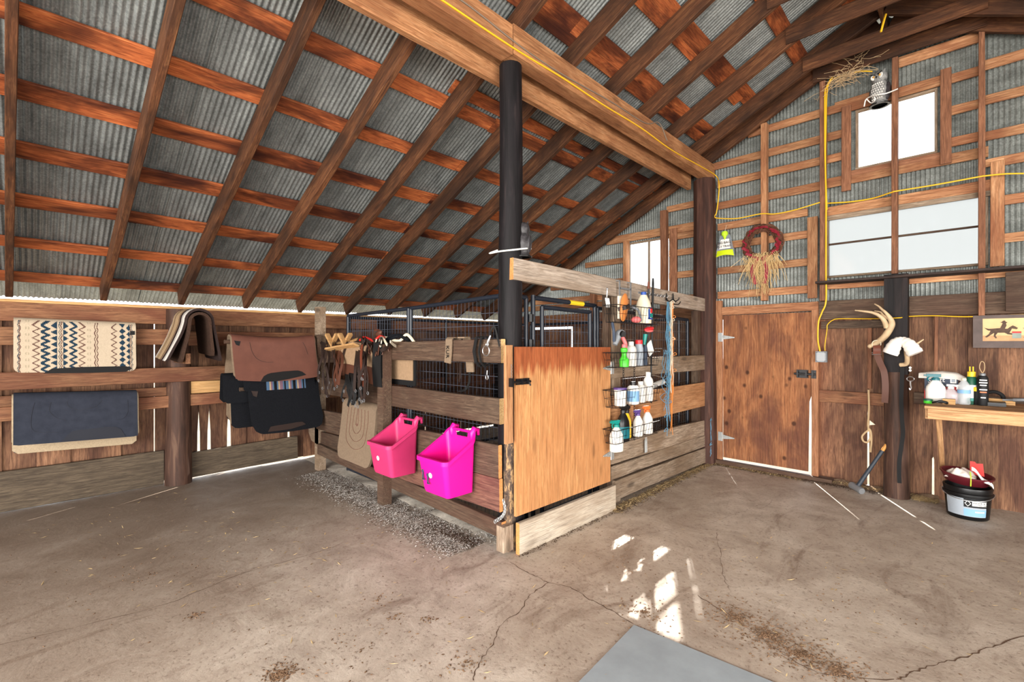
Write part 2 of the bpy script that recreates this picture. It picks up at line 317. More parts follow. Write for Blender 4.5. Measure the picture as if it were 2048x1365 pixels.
        if parent is not None: ob.parent = parent; ob.location = o - WLOC[parent.name]
        else: ob.location = o
        for k_, v_ in props.items(): ob[k_] = v_
        return ob
def thing(name, label, cat, loc, group=None):
    o = bpy.data.objects.new(name, None); COL.objects.link(o); o.location = loc; o.empty_display_size = .05; WLOC[o.name] = V(loc); o['label'] = label; o['category'] = cat
    if group: o['group'] = group
    return o
def struct(name, loc=(0, 0, 0)):
    o = bpy.data.objects.new(name, None); COL.objects.link(o); o.location = loc; WLOC[o.name] = V(loc); o['kind'] = 'structure'; return o
def frame_from(t, n):
    t = V(t).normalized(); n = V(n); n = (n - t * n.dot(t)).normalized(); y = n.cross(t)
    return Matrix((t, y, n)).transposed()
def board(name, a, b, wd, th, mat, parent=None, n=(0, 0, 1), rough=.003, endmat=None, ends=(0, 0), **props):
    """rough-sawn board from a to b (centre line); n = normal of its broad face"""
    a = V(a); b = V(b); L = (b - a).length; R = frame_from(b - a, n); k = max(1, min(6, int(L / .5))); s = MB(); ch = min(.004, th * .2)
    sec = [(-1, -1, 0, 1), (-1, -1, 1, 0), (1, -1, 1, 0), (1, -1, 0, 1), (1, 1, 0, 1), (1, 1, 1, 0), (-1, 1, 1, 0), (-1, 1, 0, 1)]
    vs = []
    for i in range(k + 1):
        x = -L / 2 + L * i / k; dy0, dy1, dz = (random.uniform(-rough, rough) for _ in range(3))
        for (sy, sz, cy, cz) in sec:
            vs.append((x, sy * (wd / 2 - cy * ch) + (dy0 if sy < 0 else dy1), sz * (th / 2 - cz * ch) + dz * .5))
    fs = [(i * 8 + (j + 1) % 8, i * 8 + j, i * 8 + 8 + j, i * 8 + 8 + (j + 1) % 8) for i in range(k) for j in range(8)]
    s.add(vs, fs); s.add(vs[:8], [tuple(range(8))], 1); s.add(vs[-8:], [tuple(range(8))[::-1]], 1)
    me = bpy.data.meshes.new(name); me.from_pydata(s.v, [], s.f); me.materials.append(MATS[mat]); me.materials.append(MATS[endmat or mat]); me.polygons.foreach_set('material_index', s.m); me.update()
    ob = bpy.data.objects.new(name, me); COL.objects.link(ob); c = (a + b) / 2; WLOC[ob.name] = c
    if parent is not None: ob.parent = parent; c = c - WLOC[parent.name]
    ob.location = c; ob.rotation_euler = R.to_euler()
    for k_, v_ in props.items(): ob[k_] = v_
    return ob
def dup(root, loc, label=None, group=None, parent=None):
    r = root.copy(); COL.objects.link(r); r.location = loc; WLOC[r.name] = V(loc)
    if label: r['label'] = label
    if group: r['group'] = group
    for ch in list(root.children):
        c = ch.copy(); COL.objects.link(c); c.parent = r
        for g in list(ch.children):
            d = g.copy(); COL.objects.link(d); d.parent = c
    return r
def text_mesh(txt, size, ext=.0008):
    cu = bpy.data.curves.new('txt', 'FONT'); cu.body = txt; cu.size = size; cu.extrude = ext; cu.align_x = 'CENTER'; cu.align_y = 'CENTER'; cu.resolution_u = 2
    o = bpy.data.objects.new('txt', cu); COL.objects.link(o); me = bpy.data.meshes.new_from_object(o); bpy.data.objects.remove(o); bpy.data.curves.remove(cu); return me
def lettering(txt, size, c, right, up, mat, parent, squeeze=1, fn=None, bold=0):
    me = text_mesh(txt, size); right = V(right).normalized(); up = V(up).normalized(); n = right.cross(up); s = MB()
    vs = [(q.co.x * squeeze, q.co.y, q.co.z) for q in me.vertices]
    s.add([(fn(*q) if fn else V(c) + right * q[0] + up * q[1] + n * q[2]) for q in vs], [tuple(p.vertices) for p in me.polygons]); bpy.data.meshes.remove(me)
    return s.build('lettering', mat, parent)
def curve_pts(pts, n=8):   # Catmull-Rom through points
    p = [V(q) for q in pts]; p = [p[0] * 2 - p[1]] + p + [p[-1] * 2 - p[-2]]; out = []
    for i in range(1, len(p) - 2):
        for j in range(n):
            t = j / n; a, b, c, d = p[i - 1:i + 3]
            out.append(.5 * ((2 * b) + (c - a) * t + (2 * a - 5 * b + 4 * c - d) * t * t + (3 * b - a - 3 * c + d) * t ** 3))
    return out + [p[-2]]
# ================================================================ THE SETTING
GY = 6.07                                   # inside face of the gable cladding
RX, RZ = -.59, 4.635                         # ridge line, underside of the rafters
def zr(x): return RZ - .5 * abs(x - RX)
YS, YE = -4.1, 6.14
floor = MB().box(-6.25, 4.95, -4.2, 6.2, -.08, 0).build('floor', 'concrete_floor', kind='structure')
MB().box(-40, 40, -45, 50, -.16, -.085).build('ground', 'outdoor_ground', kind='structure')
# cracks in the slab
def ground_strip(name, pix, w0, mat, jitter=.007, z=.0012):
    pts = curve_pts([at(x, y, z=0) for x, y in pix], 7); s = MB(); vs = []; fs = []
    for i, p in enumerate(pts):
        t = (pts[min(i + 1, len(pts) - 1)] - pts[max(i - 1, 0)]).normalized(); sd = V((-t.y, t.x, 0)); j = random.uniform(-jitter, jitter); ww = w0 * .6 * random.uniform(.3, 1.4)
        vs += [(p.x + sd.x * (j - ww / 2), p.y + sd.y * (j - ww / 2), z), (p.x + sd.x * (j + ww / 2), p.y + sd.y * (j + ww / 2), z)]
    for i in range(len(pts) - 1): fs.append((i * 2, i * 2 + 1, i * 2 + 3, i * 2 + 2))
    s.add(vs, fs); return s.build(name, mat, floor)
for pix, w0 in [([(1020, 1125), (1060, 1148), (1098, 1166), (1140, 1176), (1180, 1200), (1215, 1218), (1268, 1248)], .009),
                ([(1098, 1166), (1062, 1190), (1040, 1222), (1005, 1250), (985, 1290), (960, 1325), (945, 1362)], .008),
                ([(1432, 1066), (1440, 1105), (1446, 1150), (1458, 1180)], .004), ([(1385, 1052), (1425, 1046), (1470, 1028), (1530, 1014), (1545, 1000)], .003),
                ([(2046, 1272), (1990, 1292), (1940, 1312), (1880, 1328), (1830, 1345), (1795, 1362)], .010),
                ([(1395, 1192), (1470, 1238), (1540, 1290), (1600, 1330), (1660, 1350), (1790, 1362)], .008),
                ([(0, 1290), (150, 1255), (330, 1210), (480, 1150), (620, 1110), (680, 1090)], .006), ([(1040, 1112), (1110, 1095), (1250, 1075), (1385, 1052)], .003)]:
    ground_strip('crack', pix, w0, 'crack_dark')
def ground_blob(pix, mat, seed):   # feathered crumbly patch: many little flat crumbs, thinning out to its edge
    rnd = random.Random(seed); s = MB()
    for (x, y, rad, n) in pix:
        c = at(x, y, z=0)
        for _ in range(n):
            q = rnd.uniform(0, 6.28); r = rad * abs(rnd.gauss(0, .5)); px_, py_ = c.x + math.cos(q) * r, c.y + math.sin(q) * r; h = rnd.uniform(.002, .006); a = rnd.uniform(.003, .012); b = rnd.uniform(.002, .006); g = rnd.uniform(0, 3.14)
            ca, sa = math.cos(g), math.sin(g)
            s.add([(px_ + ca * a, py_ + sa * a, .001), (px_ - sa * b, py_ + ca * b, .001), (px_ - ca * a, py_ - sa * a, .001), (px_ + sa * b, py_ - ca * b, .001), (px_, py_, h)], [(0, 1, 4), (1, 2, 4), (2, 3, 4), (3, 0, 4)])
    return s.build('litter_crumbs', mat, kind='stuff', label='dark crumbs of dried dirt scattered over the concrete floor', category='dirt')
ground_blob([(1470, 1235, .22, 340), (1530, 1270, .22, 420), (1600, 1310, .2, 420), (1670, 1340, .18, 320), (1290, 1225, .2, 120), (560, 1350, .1, 260), (930, 1325, .15, 60), (755, 1200, .1, 25), (790, 1235, .1, 25),
             (390, 1232, .05, 40), (860, 1238, .06, 30), (1330, 1330, .5, 60), (1700, 1200, .8, 70), (700, 1300, .9, 90), (300, 1150, 1.0, 110), (1250, 1120, .5, 60), (1130, 1060, .3, 50)], 'dirt_patch', 3)

# ---------------- ceiling: rafters, purlins, corrugated sheets, collar ties
ceiling = struct('ceiling', (RX, 1, RZ))
TL = V((.8944, 0, .4472)); NL = V((-.4472, 0, .8944)); TR = V((-.8944, 0, .4472)); NR = V((.4472, 0, .8944))
RAF = [-.146 + .6285 * k for k in range(-6, 10)] + [5.965]
for i, y in enumerate(RAF):
    x0 = -6.06 + random.uniform(-.02, .03)
    sk = .028 * 5.45 if i < len(RAF) - 1 else 0
    a = V((x0, y, zr(x0))) + NL * .0825; b = V((RX - .01, y + sk, RZ - .005)) + NL * .0825
    board('rafter', a, b, .165, .05, 'rafter_wood', ceiling, n=(0, 1, 0), rough=.004)
    a = V((4.75, y + sk, zr(4.75))) + NR * .0825; b = V((RX + .01, y + sk, RZ - .005)) + NR * .0825
    board('rafter', a, b, .165, .05, 'rafter_wood', ceiling, n=(0, 1, 0), rough=.004)
    y += sk * .9
    if y > -1: board('collar_tie', (-1.21 + random.uniform(-.03, .03), y - .036, 4.40), (.12, y - .036, 4.40), .145, .024, 'rafter_wood', ceiling, n=(0, 1, 0))
pk = -5.985 - .4795
while pk < RX - .1:
    for ya, yb in ((YS, -.9), (-.9, 2.99), (2.99, YE)):
        wd = random.uniform(.13, .155); c = V((pk, 0, zr(pk))) + NL * .177; dx = random.uniform(-.012, .012)
        board('purlin', c + V((dx, ya, dx * .5)), c + V((dx, yb - .004, dx * .5)), wd, .022, 'purlin_wood', ceiling, n=NL, rough=.005)
    pk += .4795
for px_, ya, yb in ((-2.83 - .12, 2.4, YE), (-2.36 + .13, 1.75, YE), (-1.88 + .12, 3.0, 5.5)):
    c = V((px_, 0, zr(px_))) + NL * .177; board('purlin', c + V((0, ya, 0)), c + V((0, yb, 0)), .115, .022, 'purlin_wood', ceiling, n=NL, rough=.006)
pk = -RX * -1 + .25
while pk < 4.9:
    c = V((pk, 0, zr(pk))) + NR * .177
    board('purlin', c + V((0, YS, 0)), c + V((0, YE, 0)), random.uniform(.11, .14), .022, 'purlin_wood', ceiling, n=NR, rough=.005); pk += .4795
def corr_mesh(L, W, pitch=.0355, amp=.0065, seg=6):
    n = int(W / pitch * seg); s = MB(); vs = []
    for i in range(n + 1):
        y = -W / 2 + W * i / n; z = math.sin(2 * math.pi * y / pitch) * amp; vs += [(-L / 2, y, z), (L / 2, y, z)]
    s.add(vs, [(2 * i, 2 * i + 1, 2 * i + 3, 2 * i + 2) for i in range(n)])
    me = bpy.data.meshes.new('sheet'); me.from_pydata(s.v, [], s.f); me.materials.append(MATS['galvanised_roof']); me.polygons.foreach_set('use_smooth', [True] * len(me.polygons)); me.update(); return me
LL = (RX + 6.33) / .8944; ms = corr_mesh(LL, .656); LR = (4.95 - RX) / .8944; ms2 = corr_mesh(LR, .656)
for k in range(17):
    y = YS + .2 + .6285 * k
    for (m_, xm, T, N_) in ((ms, (RX - 6.33) / 2, TL, NL), (ms2, (RX + 4.95) / 2, -TR, NR)):
        ob = bpy.data.objects.new('sheet', m_); COL.objects.link(ob); ob.parent = ceiling
        R = frame_from(T, N_); c = V((xm, y + (.004 if k % 3 == 1 else 0), zr(xm))) + N_ * (.197 + .0035 * (k % 2)); ob.location = c - WLOC[ceiling.name]; ob.rotation_euler = R.to_euler()
rc = MB().add([(RX - .2, YS, RZ + .105), (RX, YS, RZ + .215), (RX + .2, YS, RZ + .105), (RX - .2, YE + .1, RZ + .105), (RX, YE + .1, RZ + .215), (RX + .2, YE + .1, RZ + .105)], [(0, 1, 4, 3), (1, 2, 5, 4)]) if 0 else None
board('ridge_board', (RX, YS, RZ + .07), (RX, YE, RZ + .07), .22, .03, 'rafter_wood', ceiling, n=(1, 0, 0))
s = MB(); s.add([(RX - .2, YS, RZ + .135), (RX, YS, RZ + .235), (RX + .2, YS, RZ + .135), (RX - .2, YE + .1, RZ + .135), (RX, YE + .1, RZ + .235), (RX + .2, YE + .1, RZ + .135)], [(0, 1, 4, 3), (1, 2, 5, 4)])
s.build('ridge_cap', 'galvanised_roof', ceiling)

# ---------------- left wall
wall_left = struct('wall_left', (-6.17, 1, 0))
slits = {round(at(397, 880, x=-6.17).y, 2): .012, round(at(458, 880, x=-6.17).y, 2): .018, round(at(578, 870, x=-6.17).y, 2): .018, round(at(546, 870, x=-6.17).y, 2): .008, round(at(852, 700, x=-6.17).y, 2): .016,
         round(at(922, 700, x=-6.17).y, 2): .012, round(at(755, 700, x=-6.17).y, 2): .01, round(at(308, 870, x=-6.17).y, 2): .008, round(at(418, 880, x=-6.17).y, 2): .02}
edges = sorted(slits); y = -4.1; cuts = [y]
while y < 6.1:
    y += random.uniform(.17, .24)
    for e in edges:
        if abs(e - y) < .09: y = e
    if cuts and y - cuts[-1] > .06: cuts.append(y)
for i in range(len(cuts) - 1):
    g0 = slits.get(round(cuts[i], 2), .003) / 2; g1 = slits.get(round(cuts[i + 1], 2), .003) / 2
    y0, y1 = cuts[i] + g0, cuts[i + 1] - g1; tp = 1.875
    if i % 2: y0 -= .012 if g0 < .004 else 0; y1 += .012 if g1 < .004 else 0
    xp = -6.165 - (.023 if i % 2 else 0)
    uo = random.choice((.012, .011, .012)); s = MB(); low0, low1 = (g0 * 1.5 if g0 > .004 else 0), (g1 * 1.5 if g1 > .004 else 0)
    pts = [(xp, y0 + low0, .03), (xp, y1 - low1, .03), (xp, y1 - low1 * .6, .5), (xp, y1 + uo * (low1 > 0), .85), (xp, y1 + uo * (low1 > 0), tp), (xp, y0 - uo * (low0 > 0), tp), (xp, y0 - uo * (low0 > 0), .85), (xp, y0 + low0 * .6, .5)]
    me = s.poly(pts, .022, (-1, 0, 0)); ob = s.build('plank', 'plank_wood_up', wall_left) if 'plank_wood_up' in MATS else None
    if ob is None: wood('plank_wood_up', (72, 42, 30), (122, 80, 58), (154, 108, 80), axis='Z', knots=.5, var=.25, stain=(60, 30, 24), stain_amt=.6); ob = s.build('plank', 'plank_wood_up', wall_left)
XL = -6.05
def lwb(name, ya, yb, z0, z1, mat, x=XL, th=.035, za=0, **k):
    zc = (z0 + z1) / 2; return board(name, (x, ya, zc), (x, yb, zc + za), z1 - z0, th, mat, wall_left, n=(1, 0, 0), **k)
lwb('top_plate', YS, 3.0, 1.70, 1.865, 'rail_wood', -6.09, .05); lwb('top_plate', 3.004, 6.05, 1.70, 1.865, 'rail_wood', -6.09, .05)
board('top_plate', (-6.12, YS, 1.88), (-6.12, 6.05, 1.88), .09, .03, 'light_pine', wall_left, n=(0, 0, 1))
lwb('rail', YS, 1.02, 1.485, 1.645, 'rail_wood', -6.03); lwb('rail', 1.03, 2.52, 1.475, 1.63, 'rail_wood', -6.0)
lwb('rail', YS, 2.35, 1.095, 1.25, 'rail_wood', -5.94, .04)
lwb('rail', YS, .98, .925, 1.02, 'rail_wood', -6.06, .04, za=.02); lwb('rail', YS, 2.4, .80, .925, 'rail_wood', -6.02, .035, za=.03)
p = at(362, 776, x=-6.02); q = at(463, 776, x=-6.02); lwb('rail', p.y, q.y + .35, .955, 1.085, 'light_pine', -6.03, .03)
lwb('baseboard', YS, .97, 0.005, .36, 'base_board_wood', -6.12, .04); lwb('baseboard', 1.2, 2.35, .022, .30, 'base_board_wood', -6.12, .035, za=.02)
lwb('rail', 2.6, 6.0, 1.25, 1.38, 'rail_wood', -6.06); lwb('rail', 2.6, 6.0, .78, .95, 'rail_wood', -6.06); lwb('rail', 2.6, 6.0, .2, .4, 'rail_wood', -6.06)
s = MB(); pts = [(-6.06, 1.09, 0), (-6.06, 1.09, .9), (-6.07, 1.09, 1.86)]; s.tube(pts, [.125, .115, .11], 14); s.build('post', 'log_post_bark', wall_left, smooth=True)
MB().box(-6.05, -5.95, -.9, -.75, 0, 1.86).build('post', 'log_post_bark', wall_left)
MB().box(-6.08, -5.98, 3.45, 3.62, 0, 1.86).build('post', 'dark_square_post', wall_left)
MB().box(-6.08, -5.98, 5.75, 5.9, 0, 1.86).build('post', 'dark_square_post', wall_left)
p = at(380, 715, x=-5.9)                         # little wooden arm that carries the striped blanket, and a hinge plate nailed to the post
MB().box(-6.05, -5.42, p.y - .13, p.y - .09, 1.30, 1.40).build('bracket', 'rail_wood', wall_left)
MB().box(-5.99, -5.98, *(sorted((at(350, 780, x=-5.98).y, at(357, 780, x=-5.98).y))), at(352, 785, x=-5.98).z, at(352, 768, x=-5.98).z).build('hinge_plate', 'zinc_hinge', wall_left)

# ---------------- gable wall
wall_back = struct('wall_back', (RX, GY, 0))
W1 = (at(1711, 284, y=6.08).x, at(1875, 240, y=6.08).x, 3.335, 3.965)
W2 = (at(1652, 500, y=6.08).x, at(1955, 470, y=6.08).x + .07, 2.215, 2.875)
W3 = (at(1256, 520, y=6.08).x, at(1341, 520, y=6.08).x, 2.16, 2.965)
WINS = (W1, W2, W3); LOWZ = 1.80
def corr_wall(x0, x1, zb, ztf, y=6.115, pitch=.0355, amp=.0065, seg=6):
    n = max(2, int((x1 - x0) / pitch * seg)); s = MB(); vs = []
    for i in range(n + 1):
        x = x0 + (x1 - x0) * i / n; yy = y + math.sin(2 * math.pi * x / pitch) * amp; vs += [(x, yy, zb), (x, yy, ztf(x))]
    s.add(vs, [(2 * i, 2 * i + 1, 2 * i + 3, 2 * i + 2) for i in range(n)]); return s.build('sheet', 'galvanised_wall', wall_back, smooth=True)
xs = sorted({-6.15, 4.85, *[w_[0] for w_ in WINS], *[w_[1] for w_ in WINS], *[-6.15 + .66 * k for k in range(1, 17)]})
for x0, x1 in zip(xs, xs[1:]):
    if x1 - x0 < .02: continue
    xm = (x0 + x1) / 2; holes = sorted([(w_[2], w_[3]) for w_ in WINS if w_[0] - 1e-4 <= xm <= w_[1] + 1e-4]); z = LOWZ; top = lambda x: zr(x) + .205
    for h0, h1 in holes: corr_wall(x0 - .012, x1 + .012, z, lambda x, h=h0: h); z = h1
    if z < top(xm) - .02: corr_wall(x0 - .012, x1 + .012, z, top)
YG = 6.062
def gb(name, x0, x1, z, h=.085, mat='girt_wood', y=YG, th=.024, dz=0):
    return board(name, (x0, y, z), (x1, y, z + dz), h, th, mat, wall_back, n=(0, 1, 0), rough=.003)
xf = -2.27                                        # right face of the corner post
def xroof(z): return RX - (RZ - z) / .5           # where the left slope reaches height z
S1, S2, S3, S4 = (at(1527, 430, y=5.99).x, at(1645, 430, y=5.99).x, at(1789, 300, y=5.99).x, at(1963.5, 300, y=5.99).x)
w1l, w1r = at(1693, 300, y=6.05).x, at(1892, 250, y=6.05).x
for z in (4.035, 3.75, 3.51, 3.235, 2.97, 2.725, 2.415, 2.105):
    r_ = S2 if z > 3.0 else at(1615, 500, y=6.05).x
    gb('girt', max(xf if z < 3.7 else -9, xroof(z) - .12), r_, z + .0, h=random.uniform(.08, .092))
for z in (2.94, 2.72, 2.42, 2.1, 1.83): gb('girt', -2.92 if z > 2.2 else -6.1, -2.5, z)
for z, l in ((2.72, -4.3), (2.42, -5.0), (2.2, -5.4)): gb('girt', l, W3[0] - .06, z)
gb('girt', W3[0] - .35, -2.5, 3.04, .11); gb('girt', -2.95, -2.5, 3.33)
for z in (4.035, 3.75, 3.51): gb('girt', S2, w1l, z)
gb('girt', S2, -.45, 4.21, .08) if 0 else gb('girt', S2 + .1, S3, 4.06 + .0, .09)
gb('girt', S2, W2[1], 3.245, .1); gb('girt', w1l, w1r, 3.30, .06, 'stud_wood')
gb('girt', S3, S4, 4.315, .10); gb('girt', w1l, w1r + .02, 4.015, .095); gb('girt', S2, S4 + .1, 2.935, .10); gb('girt', S2, S4 + .1, 2.86, .05, 'grey_board_wood', y=6.05)
for z in (4.0, 3.7, 3.4): gb('girt', w1r, S4, z)
for z in (4.035, 3.715, 3.385, 3.135, 2.78, 2.44): gb('girt', S4 if z > 3.2 else at(2008, 300, y=6.05).x, 4.8 if z < 2.2 else min(4.8, RX + (RZ - z) / .5), z)
gb('girt', S4, at(2008, 300, y=6.05).x, 3.14, .07)
gb('girt', S2, 1.4, 2.13, .085)
def vb(name, px0, px1, z0, z1, mat='stud_wood', y=6.05, th=.024, yy=6.05):
    x0, x1 = at(px0, 500, y=yy).x, at(px1, 500, y=yy).x; xc = (x0 + x1) / 2
    return board(name, (xc, y, z0), (xc, y, z1), x1 - x0, th, mat, wall_back, n=(0, 1, 0))
vb('stud', 1521, 1533, 2.0, zr(S1), 'girt_wood', 5.995, .09, 5.95); vb('stud', 1639, 1651, 1.96, zr(S2), 'stud_wood', 5.995, .09, 5.95)
vb('stud', 1783, 1795.5, 2.19, 4.33, 'stud_wood', 5.995, .09, 5.95); vb('stud', 1957, 1970.5, 1.75, 4.33, 'stud_wood', 5.995, .09, 5.95)
vb('stud', 1320, 1331, 1.96, 3.3, 'stud_wood', 5.995, .09, 5.95); vb('stud', 1246, 1253, 1.96, 2.98, 'girt_wood', 5.995, .09, 5.95); vb('stud', 1178, 1188, 1.9, 2.55, 'stud_wood', 5.995, .07, 5.95)
vb('casing', 1684, 1702, 3.12, 4.02, 'stud_wood', 6.035); vb('casing', 1880, 1904, 3.2, 4.1, 'stud_wood', 6.035)
vb('casing', 1616, 1636, 2.0, 2.9, 'girt_wood', 6.035); vb('casing', 1980, 2009, 2.19, 3.13, 'girt_wood', 6.035); vb('casing', 1342, 1355, 2.0, 3.05, 'stud_wood', 6.035)
for i_, w_ in enumerate(WINS):
    x0, x1, z0, z1 = w_; wn = struct('window_%d' % (i_ + 1), ((x0 + x1) / 2, 6.1, z0)); pm = ('milky_panel' if i_ == 1 else 'clear_glass')
    f = .022
    for a, b in (((x0, z0 + f / 2), (x1, z0 + f / 2)), ((x0, z1 - f / 2), (x1, z1 - f / 2))): board('sash', (a[0], 6.10, a[1]), (b[0], 6.10, b[1]), f, .05, 'grey_board_wood', wn, n=(0, 1, 0), rough=0)
    for x in (x0 + f / 2, x1 - f / 2): board('sash', (x, 6.10, z0 + f), (x, 6.10, z1 - f), f, .05, 'grey_board_wood', wn, n=(0, 1, 0), rough=0)
    if i_ == 0: splits = [((x0, z0), (x1, z1))]
    elif i_ == 1:
        zc = (z0 + z1) / 2 + .035; splits = [((x0, z0), (x1, zc)), ((x0, zc), (x1, z1))]; board('glazing_bar', (x0, 6.095, zc), (x1, 6.095, zc), .018, .03, 'dark_board_wood', wn, n=(0, 1, 0), rough=.001)
    else:
        xc = at(1298, 520, y=6.09).x; splits = [((x0, z0), (xc, z1)), ((xc, z0), (x1, z1))]; board('glazing_bar', (xc, 6.095, z0), (xc, 6.095, z1), .028, .03, 'grey_board_wood', wn, n=(0, 1, 0), rough=.001)
    for (a, b), (c_, d_) in splits: MB().box(a, c_, 6.105, 6.109, b, d_).build('pane', pm, wn)
# lower cladding of vertical planks
pe = [at(x, 800, y=6.08).x for x in (1634, 1689, 1736, 1784, 1826, 1866, 1892, 1935, 1998)]; pe += [pe[-1] + .2 * k for k in range(1, 24)]
zt = 1.80; SLIT = {2: (.018, .85), 5: (.02, .42)}
GPN = [0]
def gplank(x0, x1, z0, z1, g0=.004, g1=.004, cut0=None, cut1=None, y=6.08):
    GPN[0] += 1
    if GPN[0] % 2: y += .0225; g0 = -.012 if g0 < .005 and not cut0 else g0; g1 = -.012 if g1 < .005 and not cut1 else g1
    pts = [(x0 + (cut0[0] if cut0 else g0), y, z0), (x1 - (cut1[0] if cut1 else g1), y, z0)]
    ov = .012 if GPN[0] % 2 else .001
    if cut1: pts += [(x1 - cut1[0] * .8, y, cut1[1] * .9), (x1 + ov, y, cut1[1])]
    pts += [(x1 + (ov if cut1 else -g1), y, z1), (x0 - (ov if cut0 else -g0), y, z1)]
    if cut0: pts += [(x0 - ov, y, cut0[1]), (x0 + cut0[0] * .8, y, cut0[1] * .9)]
    s = MB(); s.poly(pts[::-1], .022, (0, 1, 0)); return s.build('plank', 'plank_wood_up', wall_back)
for i in range(len(pe) - 1):
    if pe[i] > 4.85: break
    gplank(pe[i], min(pe[i + 1], 4.86), .02 if i < 2 else -.005, zt, cut0=((SLIT[i][0] / 2, SLIT[i][1]) if i in SLIT else None), cut1=((SLIT[i + 1][0] / 2, SLIT[i + 1][1]) if i + 1 in SLIT else None))
DX0, DX1 = at(1446, 780, y=6.02).x, at(1624, 780, y=6.02).x
x = -6.16; d2l, d2r = at(1064, 657, y=6.09).x, at(1143, 657, y=6.09).x
while x < DX0 - .08:
    x1 = min(x + random.uniform(.16, .22), DX0 - .06)
    if x < d2l < x1 or abs(x1 - d2l) < .08: x1 = d2l
    if x < d2r < x1 or abs(x1 - d2r) < .08: x1 = d2r
    gplank(x, x1, .02, 1.735 if d2l - .01 <= x < d2r - .01 else zt, g0=.03 if abs(x - d2r) < .01 else .003, g1=.03 if abs(x1 - d2r) < .01 else .003); x = x1
xl = at(1637, 620, y=6.04).x
gb('rail', xl, 4.8, 1.86, .2, 'dark_board_wood', 6.035, .05); gb('rail', d2l - .1, DX0 - .12, 1.87, .2, 'rail_wood', 6.05, .03); gb('rail', -6.1, d2l - .1, 1.85, .24, 'rail_wood', 6.05, .03)
xm_ = at(1776, 800, y=6.04).x
gb('rail', xl, xm_, .925, .125, 'rail_wood', 6.04, .035); gb('rail', xm_ + .2, 4.8, .965, .115, 'dark_board_wood', 6.04, .035)
gb('rail', -6.1, DX0 - .15, 1.36, .14, 'rail_wood', 6.045, .03); gb('rail', -6.1, DX0 - .15, .75, .16, 'rail_wood', 6.045, .03)
for p0, p1 in ((1735, 1743), (1810, 1815), (1868, 1876)): vb('batten', p0, p1, 1.03, 1.76, 'plank_wood_up' if 0 else 'stud_wood', 6.065, .018, 6.05)
gb('baffle', xl + .02, xm_, 1.70, .08, 'dark_board_wood', 6.06, .02)

# ---------------- door_1: plywood door between rough jambs
door = struct('door_1', ((DX0 + DX1) / 2, 6.0, 0))
dz0, dz1 = .075, 1.845
s = MB(); s.poly([(DX0 + .006, 6.01, dz0 + .005), (DX1 - .036, 6.01, dz0), (DX1 - .026, 6.01, .85), (DX1 - .003, 6.01, .93), (DX1 - .001, 6.01, dz1), (DX0 + .005, 6.01, dz1)][::-1], .02, (0, 1, 0)); s.build('door_panel', 'door_plywood', door)
board('jamb', (DX0 - .05, 6.0, 0), (DX0 - .05, 6.0, 2.03), .10, .05, 'door_frame_wood', door, n=(0, 1, 0)); board('jamb', (DX1 + .035, 6.0, .03), (DX1 + .035, 6.0, 1.88), .065, .05, 'door_frame_wood', door, n=(0, 1, 0))
board('header', (DX0, 6.0, 1.90), (DX1 + .065, 6.0, 1.91), .10, .05, 'door_frame_wood', door, n=(0, 1, 0))
board('threshold', (DX0 - .1, 5.99, .028), (DX1 + .2, 5.99, .02), .12, .05, 'dark_board_wood', door, n=(0, 0, 1))
def hinge(parent, base, out, up, L=.16, mat='zinc_hinge', n=(0, -1, 0)):
    base = V(base); out = V(out).normalized(); up = V(up).normalized(); s = MB()
    s.poly([base + up * .028, base - up * .028, base + out * L - up * .006, base + out * L + up * .006], .004, n)
    s.poly([base - out * .045 - up * .055, base - up * .055, base + up * .055, base - out * .045 + up * .055], .004, n)
    s.tube([base - up * .055, base + up * .055], .007, 8)
    for k in (.03, .08, .13): s.ball(base + out * k + V(n) * .006, .005, 6)
    return s.build('hinge', mat, parent)
for pz in (675, 874): 
    h_ = at(1446, pz, y=5.97); hinge(door, (DX0 + .004, 5.972, h_.z), (1, 0, -.03), (0, 0, 1), .15)
lz = at(1600, 748, y=5.99).z; lx0 = at(1593, 748, y=5.98).x
s = MB(); s.box(lx0, DX1 - .03, 5.985, 6.0, lz - .045, lz + .045); s.tube([(lx0 - .02, 5.965, lz), (DX1 + .05, 5.965, lz)], .012, 8)
for xx in (lx0 + .015, lx0 + .1, lx0 + .16): s.obox((xx, 5.965, lz), (.016, .04, .07))
s.box(DX1 + .005, DX1 + .05, 5.96, 5.972, lz - .045, lz + .045); s.build('latch', 'black_metal', door)
door2 = struct('door_2', ((d2l + d2r) / 2, 6.04, 0))      # batten door in the far stall corner, daylight round its edge
board('brace', (d2l + .04, 6.06, 1.5), (d2r - .04, 6.06, 1.5), .1, .02, 'rail_wood', door2, n=(0, 1, 0)); board('brace', (d2l + .04, 6.06, .4), (d2r - .04, 6.06, .4), .1, .02, 'rail_wood', door2, n=(0, 1, 0))
wl_ = struct('wall_right', (4.9, 2, 0))
for k in range(12):
    y0 = 3.6 + k * .21; MB().box(4.87, 4.89, y0, y0 + .205, 0, 1.9).build('plank', 'plank_wood_up', wl_)
for y_ in (-4.0, 0, 3.55): MB().box(4.75, 4.87, y_, y_ + .12, 0, 1.93).build('post', 'log_post_bark', wl_)
wf_ = struct('wall_front', (RX, -4.15, 0))
for k in range(36):
    x0 = -6.1 + k * .305
    if zr(x0 + .15) > 3.45: MB().box(x0, x0 + .3, -4.17, -4.15, 3.4, zr(x0 + .15) + .1).build('plank', 'plank_wood_up', wf_)
for k in range(3): MB().box(-6.15 + k * .31, -5.845 + k * .31, -4.17, -4.15, 0, zr(-6 + .3 * k) + .1).build('plank', 'plank_wood_up', wf_)

